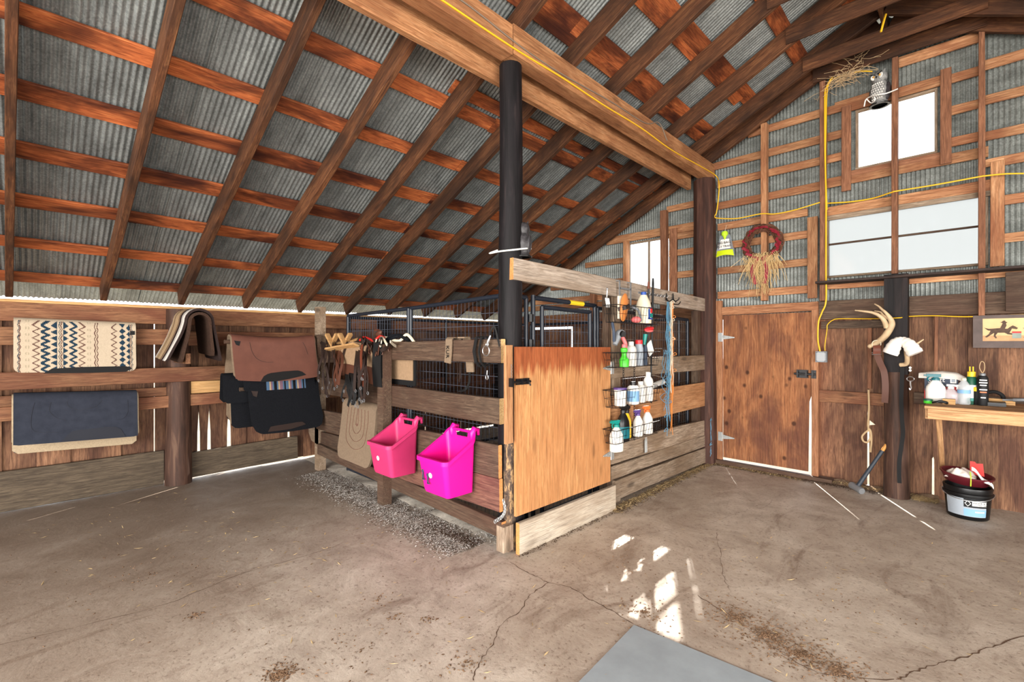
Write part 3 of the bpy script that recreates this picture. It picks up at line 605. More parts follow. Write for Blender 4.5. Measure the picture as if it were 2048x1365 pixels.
# ---------------- posts and beams that stand free
def post_thing(name, label, cx, cy, r, z1, mat, smooth=True, n=18, wob=.006, z0=0, cat='post'):
    s = MB(); pts = []; rs = []
    for i in range(9): z = z0 + (z1 - z0) * i / 8; pts.append((cx + random.uniform(-wob, wob), cy + random.uniform(-wob, wob), z)); rs.append(r * (1.07 - .12 * i / 8))
    s.tube(pts, rs, n); o = s.build(name, mat, smooth=smooth, label=label, category=cat); return o
post_thing('round_post', 'tall black round timber post at the corner of the stall, holding up both roof beams', -2.43, 2.475, .088, 3.555, 'creosote_post')
post_thing('square_post', 'thick dark brown timber post against the gable wall, left of the plywood door', -2.385, 5.93, .135, 3.56, 'brown_corner_post', n=8, smooth=False)
pp = at(1792, 800, y=5.86)
s = MB(); s.tube([(pp.x, 5.9, 0), (pp.x + .005, 5.9, .5), (pp.x - .005, 5.9, 1.22)], [.105, .098, .096], 14); o_ = s.build('wall_post', 'log_post_bark', smooth=True, label='stout brown log post below the window ledge, with antlers and straps hung on it', category='post')
MB().box(pp.x - .088, pp.x + .09, 5.82, 5.99, 1.2, 2.17).build('upper_post', 'dark_square_post', o_, label='blackened squared upper length')
def beam(name, label, x, ya, yb, z0, z1, th, mat='beam_wood'):
    o = board(name, (x, ya, (z0 + z1) / 2), (x, yb, (z0 + z1) / 2), z1 - z0, th, mat, n=(1, 0, 0), rough=.004); o['label'] = label; o['category'] = 'beam'; return o
beam('roof_beam', 'reddish upper roof beam with yellow cable, near length ending above the black round post', -2.37, YS, 2.375, 3.55, 3.765, .12)
beam('roof_beam', 'upper roof beam with yellow cable, far length from the round post to the gable wall', -2.37, 2.385, 6.06, 3.562, 3.775, .12)
beam('roof_beam', 'tan lower roof beam bolted behind the two dark posts under the rafters', -2.555, YS, 5.86, 3.46, 3.655, .05)
# ================================================================ STALL
FY = 2.33; SX = -2.33
fence = thing('stall_fence', 'rough plank fence across the front of the stall, pink feeders hooked on its lower board', 'fence', (-3.9, FY + .02, 0))
def fb(pl_, t0, b0, pr_, t1, b1, mat, xl=None, y=FY, th=.04, end='fresh_end_wood', nm='board'):
    A, B, C, D = at(pl_, t0, y=y), at(pl_, b0, y=y), at(pr_, t1, y=y), at(pr_, b1, y=y)
    a = (A + B) / 2; b = (C + D) / 2; wd = ((A - B).length + (C - D).length) / 2
    if xl is not None: a = b + (a - b) * ((xl - b.x) / (a.x - b.x))
    a = V((a.x, y + th / 2, a.z)); b = V((b.x, y + th / 2, b.z))
    return board(nm, a, b, wd, th, mat, fence, n=(0, -1, 0), rough=.004, endmat=end)
fb(777, 684, 721, 1002, 680, 726, 'dark_board_wood', th=.045); fb(777, 770, 813, 999, 801, 849, 'dark_board_wood', xl=-5.4, th=.045)
fb(640, 693, 727, 765, 687, 722, 'dark_board_wood', xl=-5.4)
fb(798, 851, 905, 997, 893, 958, 'dark_board_wood', xl=-5.5, th=.035, end='orange_cut_wood'); fb(798, 906, 957, 999, 959, 1027, 'red_board_wood', xl=-3.95, th=.035, end='orange_cut_wood')
fb(798, 906, 957, 999, 959, 1027, 'dark_board_wood', xl=-5.5, y=FY + .04, th=.03)
fb(798, 957, 985, 1003, 1046, 1077, 'dark_board_wood', xl=-5.45, y=FY - .005, th=.045, end='orange_cut_wood')
mp = at(770, 1012, z=0)
MB().box(-3.93, -3.83, 2.235, 2.325, 0, 1.49).build('post', 'dark_board_wood', fence)
MB().box(-5.56, -5.46, 2.34, 2.43, 0, 1.93).build('post', 'grey_board_wood', fence)
b_ = at(1012, 900, y=2.38)
# bark left on the round post's lower part, modelled as a slim tube
bx = at(1019, 900, y=2.42).x; s = MB(); s.tube([(bx, 2.425, 0), (bx, 2.42, .5), (bx + .002, 2.425, .82)], [.05, .046, .044], 12); s.build('bark_strip', 'peeling_bark', smooth=True, label='peeling bark left low on the round black post, beside the plywood gate', category='post')

side = thing('stall_partition', 'side of the stall facing the door: grey boards under a long weathered top rail', 'partition', (SX, 4.8, 0))
def sb(pl_, t0, b0, pr_, t1, b1, mat, x=SX, th=.04, end=None, yl=None, **k):
    A, B, C, D = at(pl_, t0, x=x), at(pl_, b0, x=x), at(pr_, t1, x=x), at(pr_, b1, x=x)
    a = (A + B) / 2; b = (C + D) / 2; wd = ((A - B).length + (C - D).length) / 2
    b = a + (b - a) * ((min(b.y, 5.8) - a.y) / (b.y - a.y))
    if yl is not None: a = b + (a - b) * ((yl - b.y) / (a.y - b.y))
    return board('board', (x - th / 2, a.y, a.z), (x - th / 2, b.y, b.z), wd, th, mat, side, n=(1, 0, 0), endmat=end, **k)
sb(1027, 514, 560, 1428, 601, 626, 'pale_board_wood', th=.05, end='orange_cut_wood')
sb(1222, 718, 757, 1428, 710, 738, 'grey_board_wood')
sb(1220, 790, 862, 1425, 765, 807, 'ply_board', th=.018)
sb(1222, 886, 931, 1425, 838, 866, 'grey_board_wood', rough=.006); sb(1222, 932, 962, 1425, 868, 888, 'grey_board_wood', rough=.012, x=SX + .005); sb(1232, 966, 1000, 1425, 890, 921, 'grey_board_wood', rough=.01, x=SX + .01)
p0 = at(1206, 640, x=-2.42); p1 = at(1232, 640, x=-2.42)
for ya, yb in ((p0.y, p0.y + .06), (p0.y + .075, p1.y)): board('post', (-2.40, (ya + yb) / 2, 0), (-2.40, (ya + yb) / 2, 1.99), yb - ya, .06, 'grey_board_wood' if ya > p0.y else 'dark_board_wood', side, n=(1, 0, 0))
board('post', (-2.41, 5.72, 0), (-2.41, 5.72, 1.9), .09, .08, 'dark_board_wood', side, n=(1, 0, 0))
kick = board('kick_board', (-2.285, 2.40, .11), (-2.285, 3.66, .11), .225, .035, 'kick_board_wood', n=(1, 0, 0), rough=.002, endmat='orange_cut_wood'); kick['label'] = 'wide pale board on edge on the floor under the plywood gate'; kick['category'] = 'board'
blk = board('block', (-2.36, 2.345, .03), (-2.36, 2.345, .21), .075, .10, 'grey_board_wood', n=(0, -1, 0)); blk['label'] = 'short wood block standing between round black post and pale kick board'; blk['category'] = 'block'
gate = thing('stall_gate', 'orange-brown plywood half gate of the stall with water-stained top edge', 'gate', (-2.3, 3.05, .27))
g0 = at(1032, 700, x=-2.29).y; g1 = at(1221, 700, x=-2.29).y
s = MB(); s.poly([(-2.31, g0, .27), (-2.31, g1, .265), (-2.31, g1, 1.465), (-2.31, g0, 1.475)], .02, (1, 0, 0)); s.build('panel', 'gate_plywood', gate)
board('trim_board', (-2.30, at(1021, 780, x=-2.28).y, .80), (-2.30, at(1021, 780, x=-2.28).y, 1.487), .075, .024, 'ply_board', gate, n=(1, 0, 0))
lz = at(1040, 764, x=-2.28).z; ly0, ly1 = at(1023, 764, x=-2.27).y, at(1061, 764, x=-2.27).y
s = MB(); s.tube([(-2.27, ly0, lz), (-2.27, ly1, lz - .002)], .009, 8); s.box(-2.288, -2.28, ly0 + .06, ly1, lz - .022, lz + .022); s.box(-2.29, -2.255, ly0 - .01, ly0 + .012, lz - .03, lz + .03)
for q in (.1, .16): s.obox((-2.27, ly0 + q, lz), (.03, .012, .04))
s.tube([(-2.262, ly0 + .17, lz), (-2.245, ly0 + .17, lz - .03)], .006, 6); s.build('bolt_latch', 'black_metal', gate)
s = MB(); ch = [(-2.272, ly0 + .003 * (i % 2), lz + .12 - .011 * i) for i in range(10)]
for i, c in enumerate(ch): s.tube([V(c) + V((0, .005 * math.cos(q) * (i % 2) + .001, .008 * math.sin(q))) + V((.004 * math.cos(q) * ((i + 1) % 2), 0, 0)) for q in [k * math.pi / 3 for k in range(6)]], .0016, 4, closed=True)
s.build('chain', 'steel', gate)
for z in (at(1215, 737, x=-2.27).z, at(1215, 912, x=-2.27).z): hinge(gate, (-2.288, g1 + .005, z), (0, -1, 0), (0, 0, 1), .12, n=(1, 0, 0))
# a latch clip hanging at the post right of the gate
s = MB(); c = at(1212, 590, x=-2.28)
s.tube([c + V((0, .01, -.03)), c + V((.01, .0, .0)), c + V((.012, 0, .05)), c + V((.005, 0, .06))], .007, 6); s.ball(c + V((.012, 0, .05)), .012, 8)
for q in (-.02, .0, .022): s.tube([c + V((.01, q, -.03)), c + V((.02, q, -.085)), c + V((.01, q + .008, -.11))], .009, 6)
s.build('gate_catch', 'steel', smooth=True, label='shiny metal catch with hooks on the post above the gate', category='catch')

# welded wire pen inside the planks
def wire_panel(label, a, b, z0, z1, pipes=(), r=.019, top=True, vs=.05, hs=.10, name='wire_panel', group=None, ztop2=None, wire='wire_grey'):
    a = V(a); b = V(b); L = (b - a).length; d = (b - a).normalized(); t = thing(name, label, 'pen panel', ((a + b) / 2) + V((0, 0, z0)))
    if group: t['group'] = group
    zt = lambda q: z1 + ((ztop2 if ztop2 else z1) - z1) * q / L
    s = MB()
    if top:
        s = MB(); s.tube([a + V((0, 0, z0)), a + V((0, 0, zt(0)))], r, 8); s.tube([b + V((0, 0, z0)), b + V((0, 0, zt(L)))], r, 8); s.tube([a + V((0, 0, zt(0))), b + V((0, 0, zt(L)))], r, 8); s.tube([a + V((0, 0, z0 + .02)), b + V((0, 0, z0 + .02))], r, 8)
        s.build('frame', 'pipe_black', t, smooth=True)
    for q in pipes: s = MB(); s.tube([a + d * q + V((0, 0, z0)), a + d * q + V((0, 0, zt(q) + .03))], r, 8); s.build('upright', 'pipe_black', t, smooth=True)
    s = MB(); q = vs
    while q < L - .01: s.tube([a + d * q + V((0, 0, z0)), a + d * q + V((0, 0, zt(q)))], .0024, 3, caps=False); q += vs
    z = z0 + hs
    while z < z1 - .03: s.tube([a + V((0, 0, z)), b + V((0, 0, z))], .0026, 3, caps=False); z += hs
    s.build('wire_mesh', wire, t, kind='stuff'); return t
PX = -2.49
wire_panel('left wire mesh panel of the pen behind the fence, beside the tack', (-5.1, 2.53, 0), (-3.86, 2.53, 0), .04, 1.815, ztop2=1.835)
wire_panel('wire mesh panel behind the fence between double upright and round black post', (-3.82, 2.53, 0), (PX, 2.53, 0), .04, 1.835, ztop2=1.87)
wire_panel('far wire mesh panel along the left side of the pen', (-5.13, 2.56, 0), (-5.13, 5.6, 0), .04, 1.80, pipes=(1.4,))
wire_panel('back wire mesh panel of the pen in front of the far wall', (-5.1, 5.66, 0), (-2.6, 5.66, 0), .04, 1.80)
y3 = at(1190, 650, x=PX).y
wire_panel('side wire mesh panel of the pen behind basket rack and twine', (PX, y3 + .04, 0), (PX, 5.66, 0), .04, 1.83, ztop2=1.79, wire='steel')
wire_panel('short wire mesh filler panel right behind the round post', (PX, 2.56, 0), (PX, at(1052, 650, x=PX).y, 0), .04, 1.86, top=True)
ya, yb = at(1066, 650, x=PX).y, y3 - .005
t = thing('pen_gate', 'black pipe gate of the wire pen showing above the plywood half gate', 'pen gate', (PX, (ya + yb) / 2, .05))
s = MB()
for y in (ya, yb): s.tube([(PX, y, .05), (PX, y, 1.885 if y == ya else 1.86)], .02, 8)
s.tube([(PX, ya, 1.865), (PX, yb, 1.85)], .02, 8); s.build('outer_frame', 'pipe_black', t, smooth=True)
yc, yd = at(1083, 650, x=PX).y, at(1179, 650, x=PX).y
s = MB()
for y in (yc, yd): s.tube([(PX + .005, y, .1), (PX + .005, y, 1.80)], .019, 8)
s.tube([(PX + .005, yc, 1.795), (PX + .005, yd, 1.785)], .019, 8); s.tube([(PX + .005, yc, .11), (PX + .005, yd, .11)], .019, 8); s.build('inner_frame', 'pipe_black', t, smooth=True)
s = MB(); q = yc + .05
while q < yd: s.tube([(PX, q, .1), (PX, q, 1.79)], .0024, 3, caps=False); q += .05
z = .2
while z < 1.75: s.tube([(PX, yc, z), (PX, yd, z)], .0026, 3, caps=False); z += .1
s.build('wire_mesh', 'wire_grey', t, kind='stuff')
s = MB(); m_ = (ya * .45 + yb * .55); s.tube([(PX, m_, 1.857), (PX, m_ + .2, 1.854)], .0212, 8); s.build('sticker', 'yellow_plastic', t, label='yellow warning sticker')
for z in (1.5, 1.7):
    MB().tube([(PX, ya - .03, z - .03), (PX, ya - .03, z + .03)], .027, 8).build('clamp', 'black_metal', t)
bed = MB()
bed.grid(lambda u, v: (-6.1 + u * 3.7, 2.42 + v * 3.6, .012 + .03 * noise.noise(V((u * 9, v * 9, 3))) + .02 * noise.noise(V((u * 30, v * 30, 1)))), 50, 50)
bed.build('bedding', 'bedding', kind='stuff', label='pale sawdust bedding covering the floor inside the stall', category='bedding', smooth=True)
def flakes(name, label, mat, spots, seed, size=(.006, .02), cat='straw', h=.012):
    rnd = random.Random(seed); s = MB()
    for (x0, y0, x1, y1, wd, n) in spots:
        for _ in range(n):
            q = rnd.random(); x = x0 + (x1 - x0) * q; y = y0 + (y1 - y0) * q; dx, dy = x1 - x0, y1 - y0; L = math.hypot(dx, dy) or 1; o = rnd.gauss(0, .42) * wd; x += -dy / L * o + rnd.uniform(-.01, .01); y += dx / L * o
            a = rnd.uniform(0, 3.14); l = rnd.uniform(*size); w_ = rnd.uniform(.0012, .005); z = rnd.uniform(.002, .004) + h * rnd.random() * max(0, 1 - abs(o) / wd); tz = rnd.uniform(-.4, .4) * l
            ca, sa = math.cos(a), math.sin(a)
            s.add([(x - ca * l, y - sa * l, max(.001, z - tz)), (x + sa * w_, y - ca * w_, z), (x + ca * l, y + sa * l, max(.001, z + tz)), (x - sa * w_, y + ca * w_, z + .001)], [(0, 1, 2, 3)])
    return s.build(name, mat, kind='stuff', label=label, category=cat)
sp = [(-5.4, 2.27, -2.6, 2.20, .23, 7000), (-4.4, 2.24, -2.6, 2.2, .12, 2500), (-5.4, 2.45, -2.5, 2.45, .1, 1500)]
flakes('wood_shavings', 'pale wood shavings spilled along the foot of the plank fence', 'blanket_white', sp, 5, size=(.004, .013))
flakes('wood_shavings', 'grey wood shavings mixed with the pale ones below the fence', 'shavings_grey', sp, 6); flakes('manure_crumbs', 'dark crumbs among the shavings below the fence, thickest near the round post', 'shavings_dark', [(-5.4, 2.27, -2.6, 2.2, .21, 6500), (-3.2, 2.22, -2.6, 2.26, .14, 3500)], 8, size=(.003, .012), cat='dirt')
flakes('straw_litter', 'straw and dirt swept against the lower boards right of the gate', 'straw', [(-2.26, 3.6, -2.3, 5.9, .07, 2200), (-2.25, 5.9, -1.3, 5.88, .05, 700)], 9, size=(.01, .03)); flakes('dirt_litter', 'brown dirt line along the foot of the boards right of the gate', 'shavings_dark', [(-2.24, 3.6, -2.3, 5.9, .09, 2600), (-2.25, 5.88, -.5, 5.88, .07, 2300), (-2.24, 2.36, -2.24, 3.7, .03, 400)], 10, size=(.003, .012), cat='dirt')
flakes('straw_litter', 'loose straw wisps against the wall planks beside the log post', 'straw', [(-1.1, 5.98, -.2, 5.97, .04, 700), (-.38, 5.9, -.2, 5.92, .05, 420)], 12, size=(.012, .035), h=.03)
s = MB(); s.grid(lambda u, v: (-1.15 + u * .95, 5.93 + v * .12, .004 + .05 * v * (.6 + .5 * noise.noise(V((u * 8, v * 2, 7))))), 30, 5); s.build('earth_bank', 'earth_heap', kind='stuff', smooth=True, label='low bank of dirt at the foot of the wall behind the log post', category='dirt')
flakes('scattered_straw', 'thin straw bits scattered over the open concrete floor', 'straw', [(-5.6, .4, -3.0, 1.2, 1.0, 130), (-3.5, .9, -.5, 3.0, 1.4, 120), (-1, 3, .2, 5, 1, 110)], 13, size=(.006, .03), h=.002)

# floor sheet in the foreground
c0, c1 = at(1268, 1253, z=0), at(1540, 1365, z=0); d1 = (c1 - c0).normalized(); d2 = (at(1160, 1365, z=0) - c0).normalized()
s = MB(); s.poly([c0, c0 + d1 * 2.0, c0 + d1 * 2.0 + d2 * 1.7, c0 + d2 * 1.7][::-1], .007, (0, 0, 1)); s.build('floor_mat', 'rubber_mat', label='blue-grey stall mat lying on the concrete in the foreground', category='mat')

# ---------------- pink hook-over feeders
def feeder(cx, mat, label, yback=2.315):
    t = thing('hook_feeder', label, 'feeder', (cx, yback - .15, .39), 'pink feeders on the fence')
    def ring(k, z_, wf, d):   # rounded rectangle: k corners
        return wf, d, z_
    W = .168; s = MB(); N = 44; rows = []
    def outline(wd, y0, y1, r):
        pts = []
        for (cx_, cy_, a0) in ((wd - r, y1 - r, 0), (-wd + r, y1 - r, 90), (-wd + r, y0 + r, 180), (wd - r, y0 + r, 270)):
            for j in range(10): a = math.radians(a0 + j * 10); pts.append((cx_ + r * math.cos(a), cy_ + r * math.sin(a)))
            if a0 == 0: pts += [(x_, y1) for x_ in (.078, .066, -.066, -.078)]
        return pts
    def lip(y, x=1):   # rim height: low in front, sweeping up to the hooks at the back
        q = (y - (yback - .31)) / .31; return .66 + .175 * max(0, q - .28) ** 1.7 / .72 ** 1.7 - (.055 if abs(x) < .07 and q > .9 else 0)
    outer = [(outline(W * .86, yback - .250, yback - .006, .03), lambda y: .385), (outline(W * .89, yback - .262, yback - .006, .035), lambda y: .41)]
    o2 = outline(W * .985, yback - .298, yback, .04); o3 = outline(W + .014, yback - .315, yback + .002, .045); i2 = outline(W - .008, yback - .292, yback - .008, .035); i1 = outline(W * .8, yback - .23, yback - .02, .03)
    rings = [[(x, y, f(y)) for x, y in o] for o, f in outer] + [[(x, y, lip(y, x) - .035) for x, y in o2], [(x, y, lip(y, x) - .03) for x, y in o3], [(x, y, lip(y, x)) for x, y in o3], [(x, y, lip(y, x)) for x, y in i2], [(x, y, .405) for x, y in i1]]
    vs = [(cx + x, y, z) for r_ in rings for (x, y, z) in r_]; fs = []
    for i in range(len(rings) - 1):
        for j in range(N): fs.append((i * N + j, i * N + (j + 1) % N, (i + 1) * N + (j + 1) % N, (i + 1) * N + j))
    fs += [tuple(range(N))[::-1], tuple(range((len(rings) - 1) * N, len(rings) * N))]
    s.add(vs, fs); s.build('tub', mat, t, smooth=True)
    s = MB(); s.tube([(cx - .12, yback - .005, .83), (cx + .12, yback - .005, .83)], .011, 8)
    for sg in (-1, 1): s.tube([(cx + sg * .12, yback - .005, .78), (cx + sg * .122, yback - .006, .82), (cx + sg * .122, yback + .015, .848), (cx + sg * .122, yback + .052, .842), (cx + sg * .122, yback + .058, .80)], [.016, .024, .024, .018, .012], 8)
    s.build('hook_handle', mat, t, smooth=True)
    s = MB(); s.lathe([(.02, 0), (.02, .0015)], (cx - .02, yback - .284, .53), 20, Matrix.Rotation(math.radians(90), 3, 'X') @ Matrix.Rotation(.1, 3, 'X')); s.build('round_sticker', 'paper_white', t); return t
# the two tubs sit over the lower board; moved by half a board so that hooks close on it
f1 = feeder(-3.545, 'pink_faded', 'dusty rose-pink feeder hooked on the fence beside the middle fence post', 2.318)
f2 = feeder(-2.80, 'pink_bright', 'bright magenta feeder hooked on the fence near the round black post', 2.318)
s = MB(); cc = V((-2.86, 2.028, .52))
for dx, dz, h in ((-.045, .0, .06), (.015, -.02, .06)): s.obox(cc + V((dx, 0, dz)), (.014, .003, h)); s.ball(cc + V((dx - .005, 0, dz + h / 2)), .013, 8, sy=.2); s.obox(cc + V((dx + .008, 0, dz - h / 2)), (.03, .003, .01))
s.build('cartoon_sticker', 'box_navy', f2, label='small dark worn sticker')

# ---------------- saddle pads and blankets
def pad(name, label, c0, c1, df, db, mats, cat='saddle pad', half=.035, th=.022, flare=.05, rc=.06, out=None, nu=24, mfn=None, group=None, sagu=0, smooth=True, backflare=.02, liner=None, nv=44):
    c0, c1 = V(c0), V(c1); U = (c1 - c0); L = U.length; U = U.normalized(); W_ = V((0, 0, 1)).cross(U).normalized()
    if out is not None and W_.dot(V(out)) < 0: W_ = -W_
    root = thing(name, label, cat, (c0 + c1) / 2 - V((0, 0, df)), group)
    nf = 16; prof = []
    def surf(u, v, off):    # v in [0,1]: front hem -> ridge -> back hem
        x = u * L; ed = min(x, L - x); k = 1.0
        drop_f = df - (rc - math.sqrt(max(0, rc * rc - (rc - ed) ** 2)) if ed < rc else 0); drop_b = db - (rc - math.sqrt(max(0, rc * rc - (rc - ed) ** 2)) if ed < rc else 0)
        total = drop_f + drop_b + math.pi * half; s_ = v * total; sag = -sagu * math.sin(math.pi * u)
        if s_ < drop_f: q = (drop_f - s_); w_ = half + flare * (q / df) ** 1.3; z = -q; nw, nz = 1, 0
        elif s_ < drop_f + math.pi * half: a = (s_ - drop_f) / half; w_ = half * math.cos(a); z = half * math.sin(a); nw, nz = math.cos(a), math.sin(a)
        else: q = s_ - drop_f - math.pi * half; w_ = -half - backflare * (q / max(db, .01)); z = -q; nw, nz = -1, 0
        wob = .006 * noise.noise(V((x * 5, s_ * 5, c0.x * 3)))
        return c0 + U * x + W_ * (w_ + nw * off + wob) + V((0, 0, z + nz * off - half + sag))
    def shell(o0, o1, name_, m_, fn=None, scale=1.0, inset=0):
        s = MB()
        f0 = lambda u, v: surf(inset + u * (1 - 2 * inset), v, o1); f1 = lambda u, v: surf(inset + u * (1 - 2 * inset), v, o0)
        s.grid(f0, nu, nv, 0, fn); s.grid(f1, nu, nv, 0 if not isinstance(m_, (list, tuple)) else len(m_) - 1)
        for e in (0, 1):
            k = len(s.v)
            for i in range(nu + 1): s.v += [V(f0(i / nu, e)), V(f1(i / nu, e))]
            for i in range(nu): s.f.append((k + 2 * i, k + 2 * i + 1, k + 2 * i + 3, k + 2 * i + 2)); s.m.append(len(m_) - 1 if isinstance(m_, (list, tuple)) else 0)
            k = len(s.v)
            for i in range(nv + 1): s.v += [V(f0(e, i / nv)), V(f1(e, i / nv))]
            for i in range(nv): s.f.append((k + 2 * i, k + 2 * i + 1, k + 2 * i + 3, k + 2 * i + 2)); s.m.append(len(m_) - 1 if isinstance(m_, (list, tuple)) else 0)
        return s.build(name_, m_, root, smooth=smooth)
    if liner: shell(0, th * .7, 'fleece_lining', liner); shell(th * .7, th, 'cover', mats, mfn, inset=.012)
    else: shell(0, th, 'cover', mats, mfn)
    return root, (lambda u, d, off=0: surf(u, (df - d) / (df + db + math.pi * half), th + off))
def patch(root, S, pts, name, mat, th=.004, n=12):   # leather piece following the front of a pad; pts = outline in (u, depth below ridge)
    us = [p[0] for p in pts]; s = MB(); u0, u1 = min(us), max(us)
    def span(u):
        ds = []
        for (a, b) in zip(pts, pts[1:] + pts[:1]):
            if (a[0] - u) * (b[0] - u) <= 0 and a[0] != b[0]: ds.append(a[1] + (b[1] - a[1]) * (u - a[0]) / (b[0] - a[0]))
        return (min(ds), max(ds)) if ds else (pts[0][1],) * 2
    def fn(i, j): u = u0 + (u1 - u0) * min(max(i, 1e-4), 1 - 1e-4); a, b = span(u); return S(u, a + (b - a) * j, th)
    s.grid(fn, n, 6); return s.build(name, mat, root, smooth=True)
def seam(root, S, pts, mat='navy_dark', r=.002): s = MB(); s.tube([S(u, d, .001) for u, d in curve_pts2(pts)], r, 4); return s.build('seam', mat, root)
def curve_pts2(pts): return [(p.x, p.y) for p in curve_pts([(a, b, 0) for a, b in pts], 5)]

# woven zigzag blanket on the upper rail of the left wall
def zig(v, n, ph=0): q = (v * n + ph) % 1; return abs(q - .5) * 2
def rug(u, v):
    u = 1 - u if RUGFLIP else u; d = v * 2.2
    if v > .5: return 0
    n = 9.5 / .5 * .5 * 2 / 1; z = zig(v, 16)
    def line(c, w_=.006, amp=.012): return abs(u - c - (z - .5) * amp * 2) < w_
    for c in (.045, .36, .635, .655, .95): 
        if line(c, .0045, .006): return 2
    if line(.035, .003, .006) or line(.345, .003, .006) or line(.963, .003, .006): return 1
    if abs(u - .165 - (z - .5) * .05) < .009 or abs(u - .525 + (z - .5) * .05) < .009 or abs(u - .80 - (z - .5) * .045) < .008: return 2
    if .20 < u < .275 and abs(u - .232 - (z - .5) * .06) < .022: return 1
    if .275 < u < .325 and (u - .275) / .05 > z * 1.05: return 1
    if .375 < u < .415 and (.415 - u) / .04 > z: return 1
    if .42 < u < .49 and abs(u - .455 + (z - .5) * .05) < .017: return 1
    if .845 < u < .905 and abs(u - .875) / .03 < z: return 1
    if .91 < u < .94 and (u - .91) / .03 > z: return 1
    if (abs(u - .10) / .018 < z < 2 and z > .55 and abs(u - .1) > .006) or (abs(u - .585) / .018 < z and z > .55 and abs(u - .585) > .006): return 3
    return 0
RUGFLIP = False
# ridge above the rail (rail face x = -6.03), hanging free in front of it
A, B = at(27, 645, x=-5.94), at(271, 650, x=-5.94)
r_, S_ = pad('saddle_blanket', 'cream woven saddle blanket with navy diamonds and zigzags hung on the upper wall rail', (-5.985, A.y, 1.70), (-5.985, B.y, 1.68), .415, .35, ['rug_cream', 'rug_teal', 'rug_brown', 'rug_faint', 'cream_wool'], half=.04, th=.028, flare=.03, rc=.05, out=(1, 0, 0), nu=190, mfn=lambda u, v: rug(u, v), smooth=False, nv=150)
patch(r_, S_, [(.22, .425), (.26, .385), (.5, .37), (.93, .365), (.965, .39), (.93, .42), (.6, .425)], 'wear_leather', 'black_leather')
patch(r_, S_, [(.945, .02), (.99, .02), (.99, .06), (.945, .06)], 'label_patch', 'black_leather', n=3)
# blue-grey canvas pad below
A, B = at(20, 803, x=-5.90), at(276, 793, x=-5.90)
r_, S_ = pad('saddle_pad', 'slate-blue canvas saddle pad with fleece lining hung low on the left wall', (-5.94, A.y + .01, 1.03), (-5.94, B.y, .995), .36, .46, 'navy_canvas', half=.045, th=.04, flare=.04, rc=.03, out=(1, 0, 0), liner='cream_wool', backflare=.01)
patch(r_, S_, [(.36, .355), (.40, .30), (.45, .265), (.74, .25), (.82, .26), (.87, .31), (.88, .355)], 'wear_leather', 'navy_dark')
for pts in ([(.16, .0), (.14, .1), (.14, .22), (.2, .26), (.34, .27)], [(.28, 0), (.27, .08), (.32, .14), (.4, .17)], [(.40, 0), (.42, .05), (.5, .08), (.62, .06), (.68, 0)], [(.9, 0), (.9, .12), (.86, .18), (.8, .19)]): seam(r_, S_, pts)
# striped blanket folded over the bracket, ridge runs out from the wall
def strp(u, v):
    q = u
    for a, m in ((.06, 3), (.2, 0), (.24, 1), (.5, 0), (.54, 1), (.58, 0), (.62, 1), (.78, 2), (.82, 3), (.86, 2), (.92, 3)): 
        if q < a: return m
    return 3
cy = at(392, 650, x=-5.45).y
# hems splay: flare both ways
r_, S_ = pad('striped_blanket', 'tan, brown and white striped wool blanket draped over a wall bracket', (-6.0, cy + .03, 1.845), (-5.40, cy + .02, 1.82), .39, .40, ['blanket_tan', 'blanket_brown', 'blanket_dark', 'blanket_white', 'blanket_dark'], half=.10, th=.024, flare=.15, backflare=.07, rc=.02, out=(0, -1, 0), nu=40, mfn=strp)
r2, _ = pad('fleece_pad', 'dark brown fleece pad folded inside the striped blanket on the bracket', (-5.98, cy + .03, 1.805), (-5.38, cy + .02, 1.78), .40, .34, 'sheepskin_dark', half=.070, th=.026, flare=.07, backflare=.03, rc=.04, out=(0, -1, 0))
s = MB()
for q in (0, .06):
    c = at(352 + q * 150, 706, x=-5.9); s.tube([c + V((0, 0, .06)), c, c + V((0, .01, -.03))], .007, 6); s.ball(c + V((0, .01, -.035)), .012, 8)
s.build('rope_tassels', 'cream_twine', label='two short knotted cord ends hanging below the striped blanket', category='cord')
# pads on the saddle poles beside the fence post
t = thing('saddle_rack', 'three round saddle poles fixed to the grey fence post by the left wall', 'rack', (-5.42, 1.9, 0))
for z, y0 in ((1.515, 1.36), (1.14, 1.5), (1.02, 1.5)): s = MB(); s.tube([(-5.42, y0, z), (-5.46, 2.36, z)], .022, 8); s.build('pole', 'dark_board_wood', t, smooth=True)
MB().box(-5.47, -5.39, 2.30, 2.34, .9, 1.6).build('mounting_board', 'dark_board_wood', t)
r_, S_ = pad('saddle_pad', 'brown leather-topped saddle pad on the top pole beside the tack pile', (-5.42, 1.40, 1.575), (-5.44, 2.27, 1.57), .40, .49, 'pad_leather', half=.045, th=.026, flare=.12, rc=.05, out=(1, 0, 0), sagu=.03, liner='tan_felt', backflare=.1)
patch(r_, S_, [(.27, .405), (.31, .35), (.38, .315), (.55, .30), (.72, .30), (.8, .33), (.82, .36), (.6, .385), (.45, .40)], 'wear_leather', 'black_leather')
patch(r_, S_, [(.03, 0), (.1, 0), (.085, .05), (.045, .04)], 'wither_leather', 'black_leather', n=4)
for pts in ([(.2, 0), (.22, .1), (.27, .17), (.36, .2), (.45, .2)], [(.83, 0), (.86, .06), (.88, .14)]): seam(r_, S_, pts, 'dark_leather')
def strp2(u, v): return int((u * 37) % 5) if .3 < u < .85 else 0
